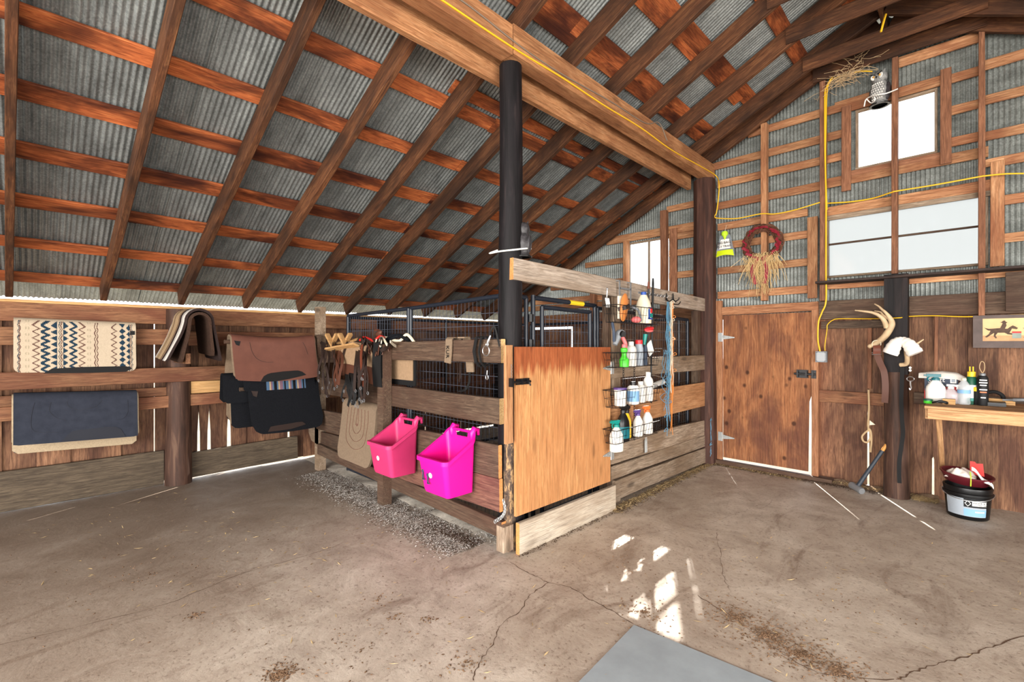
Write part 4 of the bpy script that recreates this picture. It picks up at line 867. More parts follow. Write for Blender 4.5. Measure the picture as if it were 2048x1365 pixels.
r_, S_ = pad('folded_blanket', 'folded dark blanket with blue and plum stripes between the brown and black pads', (-5.42, 1.52, 1.17), (-5.44, 2.26, 1.165), .13, .2, ['charcoal_felt', 'stripe_blue', 'blanket_tan', 'stripe_mauve', 'stripe_blue', 'charcoal_felt'], half=.04, th=.02, flare=.02, rc=.02, out=(1, 0, 0), nu=48, mfn=strp2)
pad('saddle_pad', 'small black felt pad behind the folded striped blanket', (-5.52, 1.36, 1.17), (-5.54, 2.2, 1.16), .26, .26, 'charcoal_felt', half=.03, th=.02, flare=.03, rc=.04, out=(1, 0, 0))
pad('saddle_pad', 'thin dark pad with pale edge, rearmost under the black felt pad', (-5.56, 1.43, 1.0), (-5.58, 2.2, .99), .36, .3, 'charcoal_felt', half=.03, th=.02, flare=.04, rc=.07, out=(1, 0, 0), liner='tan_felt')
r_, S_ = pad('saddle_pad', 'large black felt pad on the lowest pole beside the grey fence post', (-5.42, 1.56, 1.05), (-5.44, 2.30, 1.05), .43, .38, 'charcoal_felt', half=.05, th=.03, flare=.16, rc=.10, out=(1, 0, 0), sagu=.015, backflare=.08)
patch(r_, S_, [(.18, .41), (.2, .365), (.3, .355), (.6, .345), (.7, .35), (.72, .38), (.5, .405)], 'wear_leather', 'dark_leather'); patch(r_, S_, [(.03, 0), (.12, 0), (.1, .06), (.05, .05)], 'wither_leather', 'dark_leather', n=4)
# tan felt pad on the lower fence board
A, B = at(688, 815, y=2.30), at(757, 836, y=2.30)
r_, S_ = pad('saddle_pad', 'tan felt saddle pad hung over the lower fence board under the halters', (A.x + .02, 2.345, .90), (B.x, 2.345, .885), .53, .36, 'tan_felt', half=.045, th=.026, flare=.07, rc=.09, out=(0, -1, 0), backflare=.02)
for k in (0, 1, 2, 3): seam(r_, S_, [(.22 + k * .09, .0), (.2 + k * .09, .16), (.24 + k * .08, .33 - k * .06), (.5, .40 - k * .075), (.76 - k * .08, .33 - k * .06), (.8 - k * .09, .16), (.78 - k * .09, 0)], 'pad_leather', .0025)
MB().poly([(-5.455, 2.34, .3), (-5.66, 2.34, .33), (-5.74, 2.34, .42), (-5.74, 2.34, .62), (-5.455, 2.34, .62)], .02, (0, 1, 0)).build('weathered_board', 'grey_board_wood', label='weathered grey panel with a rounded corner left of the fence post', category='board')
# ================================================================ TACK ON THE FENCE
def F(px, py, y=2.30): return at(px, py, y=y)
def strap(name, pts, wd, mat, parent=None, th=.005, side=(1, 0, 0), sm=6, **k):
    s = MB(); s.ribbon(curve_pts(pts, sm), wd, th, side); return s.build(name, mat, parent, **k)
def ringpts(c, r, n=14, ax='y', sq=1.0):
    c = V(c); out = []
    for i in range(n):
        a = 2 * math.pi * i / n; u, v = math.cos(a) * r, math.sin(a) * r * sq
        out.append(c + (V((u, 0, v)) if ax == 'y' else V((0, u, v)) if ax == 'x' else V((u, v, 0))))
    return out
def ring(s, c, r, t=.003, ax='y', sq=1.0, n=14, m=0): return s.tube(ringpts(c, r, n, ax, sq), t, 6, m, closed=True)
# pack saddle with pale wooden crosses
t = thing('pack_saddle', 'sawbuck pack saddle with two pale wooden crosses and tan canvas panels astride the fence top', 'saddle', (-4.75, 2.34, 1.2))
for px in (664, 690):
    c = F(px, 682, 2.34); s = MB()
    for sg in (1, -1):
        R = frame_from((.62 * sg, -.25 * 0, .62), (0, -1, 0)); a = V((sg * .62, 0, .55)).normalized()
        s.obox(c + V((0, .02 * sg, .0)), (.22, .03, .045), frame_from(a, (0, -1, 0)))
    s.build('cross', 'light_pine', t)
s = MB(); a, b = F(655, 700, 2.27), F(712, 690, 2.27); s.obox((a + b) / 2, ((b - a).length, .02, .07), frame_from(b - a, (0, -1, .4))); s.build('side_bar', 'light_pine', t)
s = MB(); a, b = F(655, 690, 2.42), F(712, 680, 2.42); s.obox((a + b) / 2, ((b - a).length, .02, .07), frame_from(b - a, (0, -1, -.4))); s.build('side_bar', 'light_pine', t)
def panel_flap(parent, pxa, pxb, pyt, pyb, y0=2.31, flare=.07, patch_=.35):
    A, B = F(pxa, pyt, y0), F(pxb, pyt, y0); L = B.x - A.x; H = A.z - F(pxa, pyb, y0).z
    f = lambda u, v, o=0: V((A.x + u * L + .01 * math.sin(v * 3), y0 + .03 - flare * math.sin(v * 1.9) - o - .012 * math.sin(u * math.pi), A.z - v * H + .02 * math.sin(u * math.pi)))
    s = MB(); s.grid(lambda u, v: f(u, v, .012), 10, 10); s.grid(lambda u, v: f(u, v, -.006), 10, 10); s.build('canvas_panel', 'tan_canvas', parent, smooth=True)
    s = MB(); s.grid(lambda u, v: f(.02 + u * .96, 1 - patch_ + v * patch_ * 1.02, .0155), 10, 4); s.build('leather_patch', 'brown_leather', parent, smooth=True)
    s = MB(); s.grid(lambda u, v: f(.3 + u * .12, v * .98, .018), 3, 10); s.build('leather_band', 'dark_leather', parent, smooth=True)
panel_flap(t, 679, 722, 688, 752)
t2 = thing('harness_pad', 'tan and brown canvas saddle panel hung right of the wooden crosses, under tangled straps', 'saddle', (-4.1, 2.3, 1.15)); panel_flap(t2, 724, 760, 692, 766, 2.30, .07, .42)
s = MB(); A = F(760, 690); s.grid(lambda u, v: V((A.x + u * .16, 2.245 - .015 * math.sin(v * 3), 1.515 - v * .42)), 4, 8); s.grid(lambda u, v: V((A.x + u * .16, 2.232 - .015 * math.sin(v * 3), 1.515 - v * .42)), 4, 8)
s.grid(lambda u, v: V((A.x + u * .16, 2.24 + v * .12, 1.52)), 2, 2); s.build('saddle_cloth', 'black_leather', label='black cloth with grey edge wrapped over the top of the middle fence post', category='cloth', smooth=True)
# cloth hung behind the top board, right of the post
A, B = at(783, 722, y=2.41), at(826, 724, y=2.41); C = at(783, 764, y=2.41); t = thing('saddle_liner', 'tan liner cloth with black border hanging below the top fence board', 'cloth', ((A.x + B.x) / 2, 2.42, C.z))
MB().box(A.x - .1, B.x, 2.405, 2.412, C.z + .03, 1.50).build('cloth', 'tan_canvas', t); MB().box(A.x - .1, B.x + .03, 2.413, 2.425, C.z - .02, 1.50).build('border', 'black_leather', t)
# leather halters, bridles
def halter(label, px0, px1, pyt, pyb, mat, seed, y=2.22, n=5):
    rnd = random.Random(seed); t = thing('halter', label, 'halter', F((px0 + px1) / 2, pyb, y), 'halters heaped on the fence top')
    for i in range(n):
        a = px0 + (px1 - px0) * (i + .5) / n; b = a + rnd.uniform(-10, 10); e = pyb - rnd.uniform(0, (pyb - pyt) * .45)
        yy = y - rnd.uniform(0, .05)
        strap('strap', [F(a + rnd.uniform(-8, 8), pyt - 6, 2.35), F(a, pyt, 2.31), F(a + rnd.uniform(-4, 4), pyt + (e - pyt) * .35, yy + .03), F(b, pyt + (e - pyt) * .7, yy), F(b + rnd.uniform(-4, 4), e, yy)], rnd.uniform(.02, .036), mat, t, side=(1, rnd.uniform(-.5, .5), 0))
        s = MB(); q = F(b, e + 4, yy)
        if rnd.random() < .7: ring(s, q, .015, .0026); s.build('ring', 'tin_grey', t, smooth=True)
        if rnd.random() < .4: s = MB(); ring(s, q + V((.02, 0, .09)), .012, .0024, sq=1.3); s.build('buckle', 'tin_grey', t, smooth=True)
    lp = [F(px0 + 4, (pyt + pyb) / 2, y), F((px0 + px1) / 2, pyb - 6, y - .02), F(px1 - 4, (pyt + pyb) / 2 + 10, y)]; strap('noseband', lp, .022, mat, t, side=(0, .3, 1))
    return t
halter('dark leather halter with rings hanging leftmost in the tack pile', 642, 672, 690, 800, 'dark_leather', 1, n=6); halter('brown bridle straps hanging in front of the wooden crosses', 664, 686, 700, 775, 'brown_leather', 2, 2.2, n=4)
halter('thick black halters hanging in a bundle below the canvas panel', 690, 722, 742, 815, 'black_leather', 3, 2.17, n=13); halter('dark bridle with chain bit hanging beside the black halters', 712, 738, 700, 802, 'dark_leather', 4, 2.15, n=5)
s = MB(); p_ = [F(724, 690, 2.2), F(722, 715, 2.16), F(724, 750, 2.15), F(728, 780, 2.15), F(727, 798, 2.15)]
t = thing('leather_strap', 'reddish-brown leather strap with two pale buckles hanging in the middle of the tack', 'strap', F(727, 798, 2.15)); s.ribbon(curve_pts(p_, 6), .032, .006, (1, 0, 0)); s.build('strap', 'red_leather', t)
for py in (748, 759): c = F(724, py, 2.14); s = MB(); s.tube([c + V((-.022, 0, -.008)), c + V((.022, 0, -.008)), c + V((.022, 0, .008)), c + V((-.022, 0, .008))], .0028, 5, closed=True); s.build('buckle', 'steel', t)
s = MB(); s.tube(curve_pts([F(720, 681, 2.3), F(728, 675, 2.3), F(738, 678, 2.28), F(748, 682, 2.28), F(760, 673, 2.3), F(768, 676, 2.3)], 6), .012, 7); s.build('red_rope', 'fire_red', smooth=True, label='short piece of red rope lying on top of the tack heap', category='rope')
def heap_straps(label, mat, seed, n, x0, x1, y0, y1, wd=(.02, .05)):
    rnd = random.Random(seed); s = MB()
    for i in range(n):
        a = rnd.uniform(x0, x1); b = a + rnd.uniform(-26, 26); m_ = (a + b) / 2
        s.ribbon(curve_pts([F(a, rnd.uniform(y0, y1), 2.2), F(m_, rnd.uniform(y0, y1) - 6, rnd.uniform(2.24, 2.34)), F(b, rnd.uniform(y0, y1), 2.36)], 5), rnd.uniform(*wd), .006, (rnd.uniform(-1, 1), 0, 1))
    return s.build('strap_heap', mat, label=label, category='straps')
heap_straps('heap of dark leather straps folded on top of the tan panels', 'dark_leather', 11, 9, 722, 762, 680, 715); heap_straps('heap of brown leather straps tangled at the fence post top', 'brown_leather', 12, 7, 735, 778, 690, 722)
heap_straps('pale webbing straps knotted over the tack beside the post', 'cream_twine', 13, 5, 752, 782, 678, 700, (.015, .03))
s = MB(); s.tube(curve_pts([F(768, 690, 2.3), F(776, 677, 2.33), F(790, 671, 2.35), F(806, 672, 2.38), F(824, 684, 2.4)], 6), [.014] * 25, 8); s.tube(curve_pts([F(772, 684, 2.32), F(786, 676, 2.33), F(800, 673, 2.36), F(818, 681, 2.37)], 6), .016, 8)
s.build('girth_roll', 'charcoal_felt', smooth=True, label='rolled dark girth lying on the top board right of the post', category='girth')
s = MB(); s.tube(curve_pts([F(770, 697, 2.31), F(762, 688, 2.3), F(768, 676, 2.33), F(784, 680, 2.34), F(800, 682, 2.36), F(812, 670, 2.38), F(820, 674, 2.38), F(829, 686, 2.38)], 6), .014, 7); s.build('cotton_rope', 'cream_twine', smooth=True, label='loops of pale cotton rope on the top board beside the post', category='rope')
s = MB(); c = F(758, 668, 2.33); s.ball(c, .03, 10, sx=1.9, sz=.8, R=frame_from((1, 0, .45), (0, -1, 0))); s.obox(c + V((-.04, 0, .035)), (.05, .03, .02)); s.build('stirrup_hood', 'brown_leather', smooth=True, label='brown leather piece sticking up from the tack heap', category='tack')
# cinches over the top board
t = thing('cinch', 'tan cinch band with dark lettering folded over the top fence board', 'cinch', F(890, 760, 2.31), 'cinches over the top board')
zt = F(895, 679, 2.32).z; xa = F(897, 700, 2.31).x; xb = F(918, 700, 2.31).x
s = MB(); s.ribbon([(xa, 2.44, zt - .14), (xa, 2.40, zt + .005), (xa, 2.38, zt + .012), (xa, 2.33, zt + .012), (xa, 2.316, zt), (xa, 2.312, zt - .1), (xa - .01, 2.31, zt - .19)], .08, .008, (1, 0, 0)); s.build('band', 'tan_felt', t)
lettering('KUR', .052, (xa - .004, 2.300, zt - .10), (0, 0, -1), (1, 0, 0), 'print_black', t)
s = MB()
for q in (-.02, .005, .02): s.ribbon([(xa + q - .01, 2.42, zt - .15), (xa + q, 2.42, zt - .25), (xa + q - .005, 2.42, zt - .36 + abs(q) * 2)], .008, .003, (1, 0, 0))
s.build('tie', 'dark_leather', t)
t = thing('cinch', 'plain tan girth ending in a black strap, right of the lettered cinch', 'cinch', F(915, 770, 2.41), 'cinches over the top board')
s = MB(); s.ribbon([(xb, 2.33, zt + .012), (xb, 2.385, zt + .012), (xb + .01, 2.40, zt - .05), (xb + .015, 2.405, zt - .15), (xb + .02, 2.41, zt - .26)], .085, .012, (1, 0, 0)); s.build('band', 'tan_felt', t)
strap('strap', [(xb + .01, 2.41, zt - .25), (xb + .005, 2.41, zt - .34), (xb - .03, 2.40, zt - .40), (xb - .09, 2.38, zt - .415)], .022, 'black_leather', t)
# black strap loop and snap with ring at the board's end
xs_ = F(957, 700, 2.30).x; t = thing('strap_loop', 'black leather strap looped around the end of the top fence board', 'strap', (xs_, 2.31, 1.34))
for dx, w_ in ((-.035, .03), (.02, .018)):
    s = MB(); lp = [(xs_ + dx, 2.305, 1.36), (xs_ + dx - .01, 2.295, 1.44), (xs_ + dx, 2.31, zt + .012), (xs_ + dx + .01, 2.36, zt + .02), (xs_ + dx + .01, 2.40, 1.44), (xs_ + dx, 2.39, 1.34), (xs_ + dx, 2.34, 1.325)]
    s.ribbon(lp + [lp[0]], w_, .007, (1, 0, 0)); s.build('strap', 'black_leather', t)
s = MB(); c = F(972, 702, 2.29); ring(s, c, .036, .0035, n=22); s.build('ring', 'steel', t, smooth=True)
s = MB(); s.tube([c + V((.01, 0, .04)), c + V((.025, .0, .07)), c + V((.035, .01, .11))], [.006, .009, .005], 7); ring(s, c + V((.012, 0, .045)), .012, .004); s.build('snap', 'steel', t, smooth=True)
strap('tether', [c + V((.035, .01, .11)), c + V((.045, .01, .15)), c + V((.07, .02, .17)), c + V((.09, .03, .09)), c + V((.10, .04, .03))], .012, 'black_leather', t, side=(0, 0, 1))
s = MB(); e = F(974, 755, 2.32); ring(s, e, .013, .003, sq=1.4); s.tube([e + V((0, 0, .02)), e + V((.004, 0, .05))], .004, 6); s.build('small_snap', 'steel', smooth=True, label='small metal snap hanging below the end of the top fence board', category='snap')
# chain at the foot of the corner
s = MB(); pts = curve_pts([at(1007, 1002, y=2.3), at(1010, 1020, y=2.3), at(1004, 1034, y=2.3), at(990, 1044, y=2.31)], 5)
for i, p in enumerate(pts): ring(s, p, .009, .0024, 'y' if i % 2 else 'x', 1.5, 8)
s.build('chain', 'zinc_hinge', label='short rusty chain hooked between the lower fence boards at the corner post', category='chain')
# grain bag glimpsed behind the fence
s = MB(); c = V((-2.75, 2.95, .0)); s.ball(c + V((0, 0, .42)), .2, 12, sx=.9, sy=.7, sz=2.0); s.build('feed_sack', 'paper_white', smooth=True, label='pale feed sack standing in the stall behind the fence corner', category='sack')

# ================================================================ OWLS
def owl(name, label, base, h, face, mat, pale, tie=None):
    base = V(base); R = Matrix.Rotation(math.atan2(face[1], face[0]) + math.pi / 2, 3, 'Z'); t = thing(name, label, 'owl', base); P = lambda x, y, z: base + R @ V((x * h, y * h, z * h))
    s = MB(); s.lathe([(r * h, z * h) for r, z in ((.19, 0), (.22, .02), (.20, .08), (.17, .12), (.21, .25), (.235, .38), (.215, .52), (.165, .64), (.15, .68), (.185, .74), (.19, .82), (.165, .91), (.10, .97), (.0001, .985))], base, 18, R, 0, 1, .88); s.build('body', mat, t, smooth=True)
    for sg in (-1, 1): s = MB(); s.lathe([(.05 * h, 0), (.03 * h, .07 * h), (.0001, .13 * h)], P(sg * .105, -.02, .90), 6, R @ Matrix.Rotation(sg * .35, 3, 'Y')); s.build('ear_tuft', mat, t)
    for sg in (-1, 1): s = MB(); s.lathe([(.085 * h, 0), (.075 * h, .018 * h), (.0001, .02 * h)], P(sg * .075, -.135, .815), 14, R @ Matrix.Rotation(math.radians(90), 3, 'X') @ Matrix.Rotation(sg * -.3, 3, 'Y')); s.build('eye_disc', pale, t, smooth=True)
    for sg in (-1, 1): s = MB(); s.ball(P(sg * .075, -.165, .82), .028 * h, 8); s.build('eye', 'owl_amber', t, smooth=True)
    s = MB()
    for sg in (-1, 1): s.ball(P(sg * .075, -.188, .82), .013 * h, 8); s.obox(P(sg * .08, -.175, .875), (.12 * h, .02 * h, .022 * h), R @ Matrix.Rotation(sg * -.4, 3, 'Y'))
    s.lathe([(.025 * h, 0), (.0001, .07 * h)], P(0, -.165, .80), 6, R @ Matrix.Rotation(math.radians(160), 3, 'X')); s.build('beak_and_brows', 'black_plastic', t)
    for sg in (-1, 1): s = MB(); s.ball(P(sg * .19, .02, .36), .15 * h, 10, sx=.42, sy=.8, sz=1.7, R=R @ Matrix.Rotation(sg * .08, 3, 'Y')); s.build('wing', 'owl_dark', t, smooth=True)
    s = MB()
    for i in range(7):
        for j in range(6): a = (j - 2.5) * .26 + (i % 2) * .13; z = .18 + i * .07; rr = .225 - abs(z - .38) * .18; s.ball(P(math.sin(a) * rr, -math.cos(a) * rr * .88, z), .022 * h, 6, sz=1.3)
    s.build('breast_feathers', pale, t, smooth=True, kind='stuff'); s = MB(); s.lathe([(.24 * h, 0), (.25 * h, .03 * h), (.2 * h, .05 * h)], base, 18, R); s.build('base', 'black_plastic', t); return t
oz = at(1045, 514, x=-2.35).z; c = at(1046, 512, x=-2.36)
owl('owl_decoy', 'dark plastic owl decoy seen from behind, strapped to the round black post', (c.x, c.y, 2.135), .265, (-.5, 1), 'owl_dark', 'owl_dark')
s = MB(); s.tube(curve_pts([(-2.53, 2.44, 2.20), at(979, 507, y=2.395), at(1000, 503, y=2.375), at(1026, 500, y=2.40), at(1044, 498, x=-2.31), at(1058, 497, x=-2.32), at(1062, 498, x=-2.40)], 5), .006, 6); s.build('plastic_tie', 'paper_white', smooth=True, label='white plastic tie around the round black post and the owl', category='tie')
c = at(1766, 213, y=5.93)
owl('owl_decoy', 'grey horned owl decoy perched on the gable frame left of the upper window stud', (c.x - .03, 5.96, at(1768, 207, y=5.93).z + .0), .35, (-.35, -1), 'owl_grey', 'owl_white')
s = MB(); a = at(1733, 198, y=5.9); b = at(1795, 178, y=5.9); s.tube(curve_pts([a + V((-.02, 0, -.07)), a, at(1752, 190, y=5.8), at(1772, 187, y=5.8), b], 6), .006, 6); s.tube(curve_pts([a, at(1742, 206, y=5.9), at(1750, 200, y=5.85), at(1747, 190, y=5.85)], 6), .005, 6)
s.build('plastic_tie', 'paper_white', smooth=True, label='pale cord tied around the upper owl and the window stud', category='tie')

# ================================================================ ON THE GABLE WALL
# fly trap bag
c = at(1450, 490, y=6.0); t = thing('fly_trap', 'clear fly-trap bag with lime green top and yellow-green bait hanging on the gable girt', 'fly trap', (c.x, 6.0, at(1450, 514, y=6.0).z))
zt_, zb_ = at(1450, 470, y=6.0).z, at(1450, 514, y=6.0).z; H_ = zt_ - zb_
def bag(u, v, o): w_ = (.055 + .065 * (1 - v) ** .8); return V((c.x + (u - .5) * 2 * w_, 6.0 - o * (.02 * math.sin(math.pi * u) * (1.2 - v)), zb_ + v * H_ + .02 * (1 - v) * math.sin(math.pi * u) * (v < .3)))
s = MB(); s.grid(lambda u, v: bag(u, v, 1), 10, 10); s.grid(lambda u, v: bag(u, v, -1), 10, 10); s.build('bag', 'bag_plastic', t, smooth=True)
s = MB(); s.grid(lambda u, v: bag(.05 + u * .9, v * .3, 1.15), 8, 3); s.build('bait', 'lime_liquid', t, smooth=True)
s = MB(); s.grid(lambda u, v: bag(.16 + u * .68, .36 + v * .44, 1.2), 8, 3); s.build('label_panel', 'paper_white', t, smooth=True)
s = MB(); s.lathe([(.038, 0), (.04, .03), (.028, .05)], (c.x, 5.99, zt_ - .01), 12); s.lathe([(.0001, -.07), (.028, -.01)], (c.x, 5.99, zt_), 10); s.build('funnel_top', 'lime_plastic', t, smooth=True)
lettering('BIG BAG', .042, (c.x, 5.962, zb_ + H_ * .62), (1, 0, 0), (0, 0, 1), 'print_black', t); lettering('FLY TRAP', .038, (c.x, 5.96, zb_ + H_ * .45), (1, 0, 0), (0, 0, 1), 'print_black', t)
s = MB(); s.tube([(c.x, 5.99, zt_ + .03), (c.x + .01, 6.02, zt_ + .12)], .002, 4); s.build('string', 'cream_twine', t)
# wreath
c = at(1525, 487, y=5.92); Rw = (at(1563, 487, y=5.92).x - at(1486, 487, y=5.92).x) / 2 * .86; t = thing('wreath', 'twig wreath with crimson ribbon and a raffia tail hanging on the gable stud', 'wreath', (c.x, 5.92, c.z - Rw)); rnd = random.Random(4); s = MB()
for k in range(34):
    o1, o2, ph = rnd.uniform(-.055, .055), rnd.uniform(-.03, .03), rnd.uniform(0, 6.28); f1 = rnd.randint(2, 5); a0 = rnd.uniform(0, 6.28); sp_ = rnd.uniform(4.5, 6.28); n = 40
    s.tube([(c.x + math.cos(a) * (Rw + o1 * math.cos(f1 * a + ph)), 5.92 + o2 * math.sin(f1 * a + ph) - .01, c.z + math.sin(a) * (Rw + o1 * math.cos(f1 * a + ph))) for a in [a0 + sp_ * i / n for i in range(n)]], rnd.uniform(.004, .009), 4)
s.build('twig_ring', 'twig', t)
s = MB()
for k in range(13):
    a = k / 13 * 6.28 + rnd.uniform(-.15, .15); q = V((c.x + math.cos(a) * Rw, 5.875, c.z + math.sin(a) * Rw)); d = V((-math.sin(a), 0, math.cos(a)))
    s.ribbon([q - d * .055 + V((0, .02, 0)), q - d * .02 + V((math.cos(a) * .025, -.025, 0)), q + d * .02 - V((math.cos(a) * .02, .01, 0)), q + d * .06 + V((0, .02, 0))], rnd.uniform(.016, .036), .004, (math.cos(a), .3, math.sin(a)))
for dx in (-.09, .06): s.ribbon(curve_pts([V((c.x + dx * .3, 5.86, c.z - Rw)), V((c.x + dx, 5.85, c.z - Rw - .14)), V((c.x + dx * .6, 5.86, c.z - Rw - .3))], 5), .04, .004, (1, 0, 0))
s.build('ribbon', 'red_ribbon', t)
s = MB()
for k in range(260):
    x0 = rnd.gauss(0, .10); x0 = max(-.2, min(.17, x0)); L = rnd.uniform(.12, .5) * max(.35, 1 - abs(x0 - .02) * 3.2); dx = rnd.gauss(0, .03); p = V((c.x + x0, 5.88 + rnd.uniform(-.03, .03), c.z - Rw + rnd.uniform(-.03, .07)))
    s.tube(curve_pts([p, p + V((dx, rnd.uniform(-.03, .02), -L * .4)), p + V((dx * 1.5 + rnd.gauss(0, .03), rnd.uniform(-.02, .02), -L))], 3), .0022, 3, caps=False)
s.build('raffia_tail', 'raffia', t, kind='stuff')
# yellow cable, junction box
def cable(name, label, pix, mat='yellow_cord', r=.006, y=5.94, n=8):
    pts = []
    for q in pix:
        kw = q[2] if len(q) > 2 else {'y': y}; pts.append(at(q[0], q[1], **kw))
    s = MB(); s.tube(curve_pts(pts, n), r, 6); o = s.build(name, mat, smooth=True); o['label'] = label; o['category'] = 'cable'; return o
BX = {'x': -2.303}
cable('yellow_cable', 'yellow cable stapled along the upper roof beam, sagging across the gable above the wreath', [(860, -14, BX), (884, 0, BX), (1024, 94, BX), (1127, 157, BX), (1210, 212, BX), (1282, 256, BX), (1343, 300, BX), (1405, 335, BX), (1432, 352, {'x': -2.29}), (1438, 368), (1437, 395), (1433, 425), (1429, 434), (1440, 437), (1475, 437), (1521, 428), (1550, 428), (1590, 420), (1640, 405)], r=.0065)
cable('grey_cable', 'thin grey cable clipped above the yellow one along the upper roof beam', [(905, -10, BX), (926, 3, BX), (962, 30, BX), (1048, 98, BX), (1130, 152, BX), (1221, 203, BX), (1290, 246, BX), (1318, 246, BX), (1334, 281, BX)], 'cable_grey', .0055)
cable('yellow_cable', 'yellow cable dropping down the tall stud from the rafters to the junction box', [(1716, 120), (1690, 138), (1665, 155), (1653, 175), (1650, 195), (1650, 300), (1652, 400), (1652, 540), (1652, 602), (1644, 625), (1637, 645), (1636, 680), (1640, 703)], r=.008)
cable('yellow_cable', 'yellow cable looping from the upper owl over to the tall stud', [(1745, 143), (1720, 143), (1690, 150), (1668, 158), (1655, 178), (1652, 250), (1651, 330), (1654, 420)], r=.006)
cable('yellow_cable', 'yellow cable running along the gable above the big window', [(1653, 407, {'y': 6.04}), (1700, 404, {'y': 6.04}), (1745, 397, {'y': 6.03}), (1783, 385, {'y': 5.94}), (1796, 382), (1870, 370), (1957, 354), (1970, 352), (2010, 348), (2060, 347)], r=.007)
cable('yellow_cable', 'thin yellow cable along the dark rail from junction box to the picture', [(1650, 702, {'y': 5.99}), (1650, 690, {'y': 5.99}), (1654, 660, {'y': 5.99}), (1655, 650, {'y': 5.99}), (1665, 641, {'y': 5.99}), (1680, 638, {'y': 5.99}), (1740, 638, {'y': 5.99}), (1770, 637, {'y': 5.84}), (1800, 636, {'y': 5.80}), (1822, 633, {'y': 5.98}), (1870, 632, {'y': 5.99}), (1930, 634, {'y': 5.99}), (1980, 632, {'y': 5.99}), (2060, 629, {'y': 5.99})], r=.0045)
cable('yellow_cable', 'yellow cable end dangling from the rafters near the ridge', [(1772, 28, {'y': 5.4}), (1767, 45, {'y': 5.4}), (1762, 64, {'y': 5.4})], r=.009)
a, b = at(1633, 703, y=5.98), at(1655, 725, y=5.98); t = thing('junction_box', 'grey square junction box beside the plywood door where the yellow cables end', 'box', ((a.x + b.x) / 2, 5.98, b.z))
MB().box(a.x, b.x, 5.93, 5.99, b.z, a.z).build('box', 'grey_pvc', t); MB().box(a.x + .012, b.x - .012, 5.926, 5.932, b.z + .012, a.z - .012).build('cover', 'tin_grey', t)
s = MB()
for x in (a.x + .012, b.x - .012):
    for z in (b.z + .012, a.z - .012): s.ball((x, 5.926, z), .006, 6)
s.build('screws', 'steel', t)
# nest of twigs where the cables meet the rafter
s = MB(); rnd = random.Random(9); c = at(1695, 148, y=5.93)
for k in range(190):
    p = c + V((rnd.gauss(0, .09), rnd.gauss(0, .03), rnd.gauss(0, .03))); p.z += (p.x - c.x) * .45; d = V((rnd.gauss(0, .1), rnd.gauss(0, .02), rnd.gauss(0, .05))); s.tube([p, p + d * .5 + V((0, 0, rnd.gauss(0, .012))), p + d], .0018, 3, caps=False)
s.build('bird_nest', 'rope_hemp', kind='stuff', label='messy straw bird nest tucked under the gable rafter by the cables', category='nest')
# window ledge board
a, b = at(1632, 566, y=5.80), at(2052, 543, y=5.80)
o = board('window_ledge', (a.x, 5.87, a.z + .0), (.55, 5.87, a.z - .0), .22, .022, 'dark_trim_wood', n=(0, 0, 1)); o['label'] = 'dark wooden ledge running along the gable under the big window'; o['category'] = 'shelf'
a = at(2012, 560, y=5.9); s = MB(); s.box(a.x, .6, 5.94, 6.0, at(2012, 622, y=5.9).z, 2.12); s.build('hanging_board', 'dark_board_wood', label='dark brown board fixed below the right end of the window ledge', category='board')
# ================================================================ BOTTLES AND SMALL THINGS
def spray_bottle(name, label, base, h, r, body, head, face=(1, 0), fill=None, band=None, sq=3.0, tilt=None, group=None, flat=.7, cat='bottle'):
    base = V(base); a = math.atan2(face[1], face[0]); R = Matrix.Rotation(a, 3, 'Z')
    if tilt is not None: R = Matrix.Rotation(tilt[0], 3, tilt[1]) @ R
    t = thing(name, label, cat, base, group); P = lambda x, y, z: base + R @ V((x, y, z))
    s = MB(); s.lathe([(r * .92, 0), (r, h * .03), (r, h * .42), (r * .93, h * .52), (r * .62, h * .64), (r * .36, h * .72), (r * .34, h * .76)], base, 20, R, 0, 1, flat, sq); s.build('bottle', body, t, smooth=True)
    if fill: s = MB(); s.lathe([(r * .88, h * .01), (r * .95, h * .03), (r * .95, h * .34)], base, 20, R, 0, 1, flat, sq); s.build('liquid', fill, t, smooth=True)
    if band:
        s = MB(); s.lathe([(r * 1.015, h * .08), (r * 1.015, h * .38)], base, 20, R, 0, 1, flat, sq); s.build('label_band', band, t, smooth=True)
    s = MB(); s.lathe([(r * .42, h * .73), (r * .42, h * .80), (r * .3, h * .82)], base, 14, R); k = r * .55
    s.obox(P(k * .35, 0, h * .89), (k * 2.6, k * .75, h * .10), R); s.obox(P(-k * .1, 0, h * .84), (k * .9, k * .6, h * .08), R); s.obox(P(k * 1.85, 0, h * .89), (k * .5, k * .5, h * .05), R)
    s.tube([P(k * 1.0, 0, h * .86), P(k * 1.5, 0, h * .79), P(k * 1.25, 0, h * .71)], k * .17, 6); s.build('trigger_head', head, t, smooth=False); return t
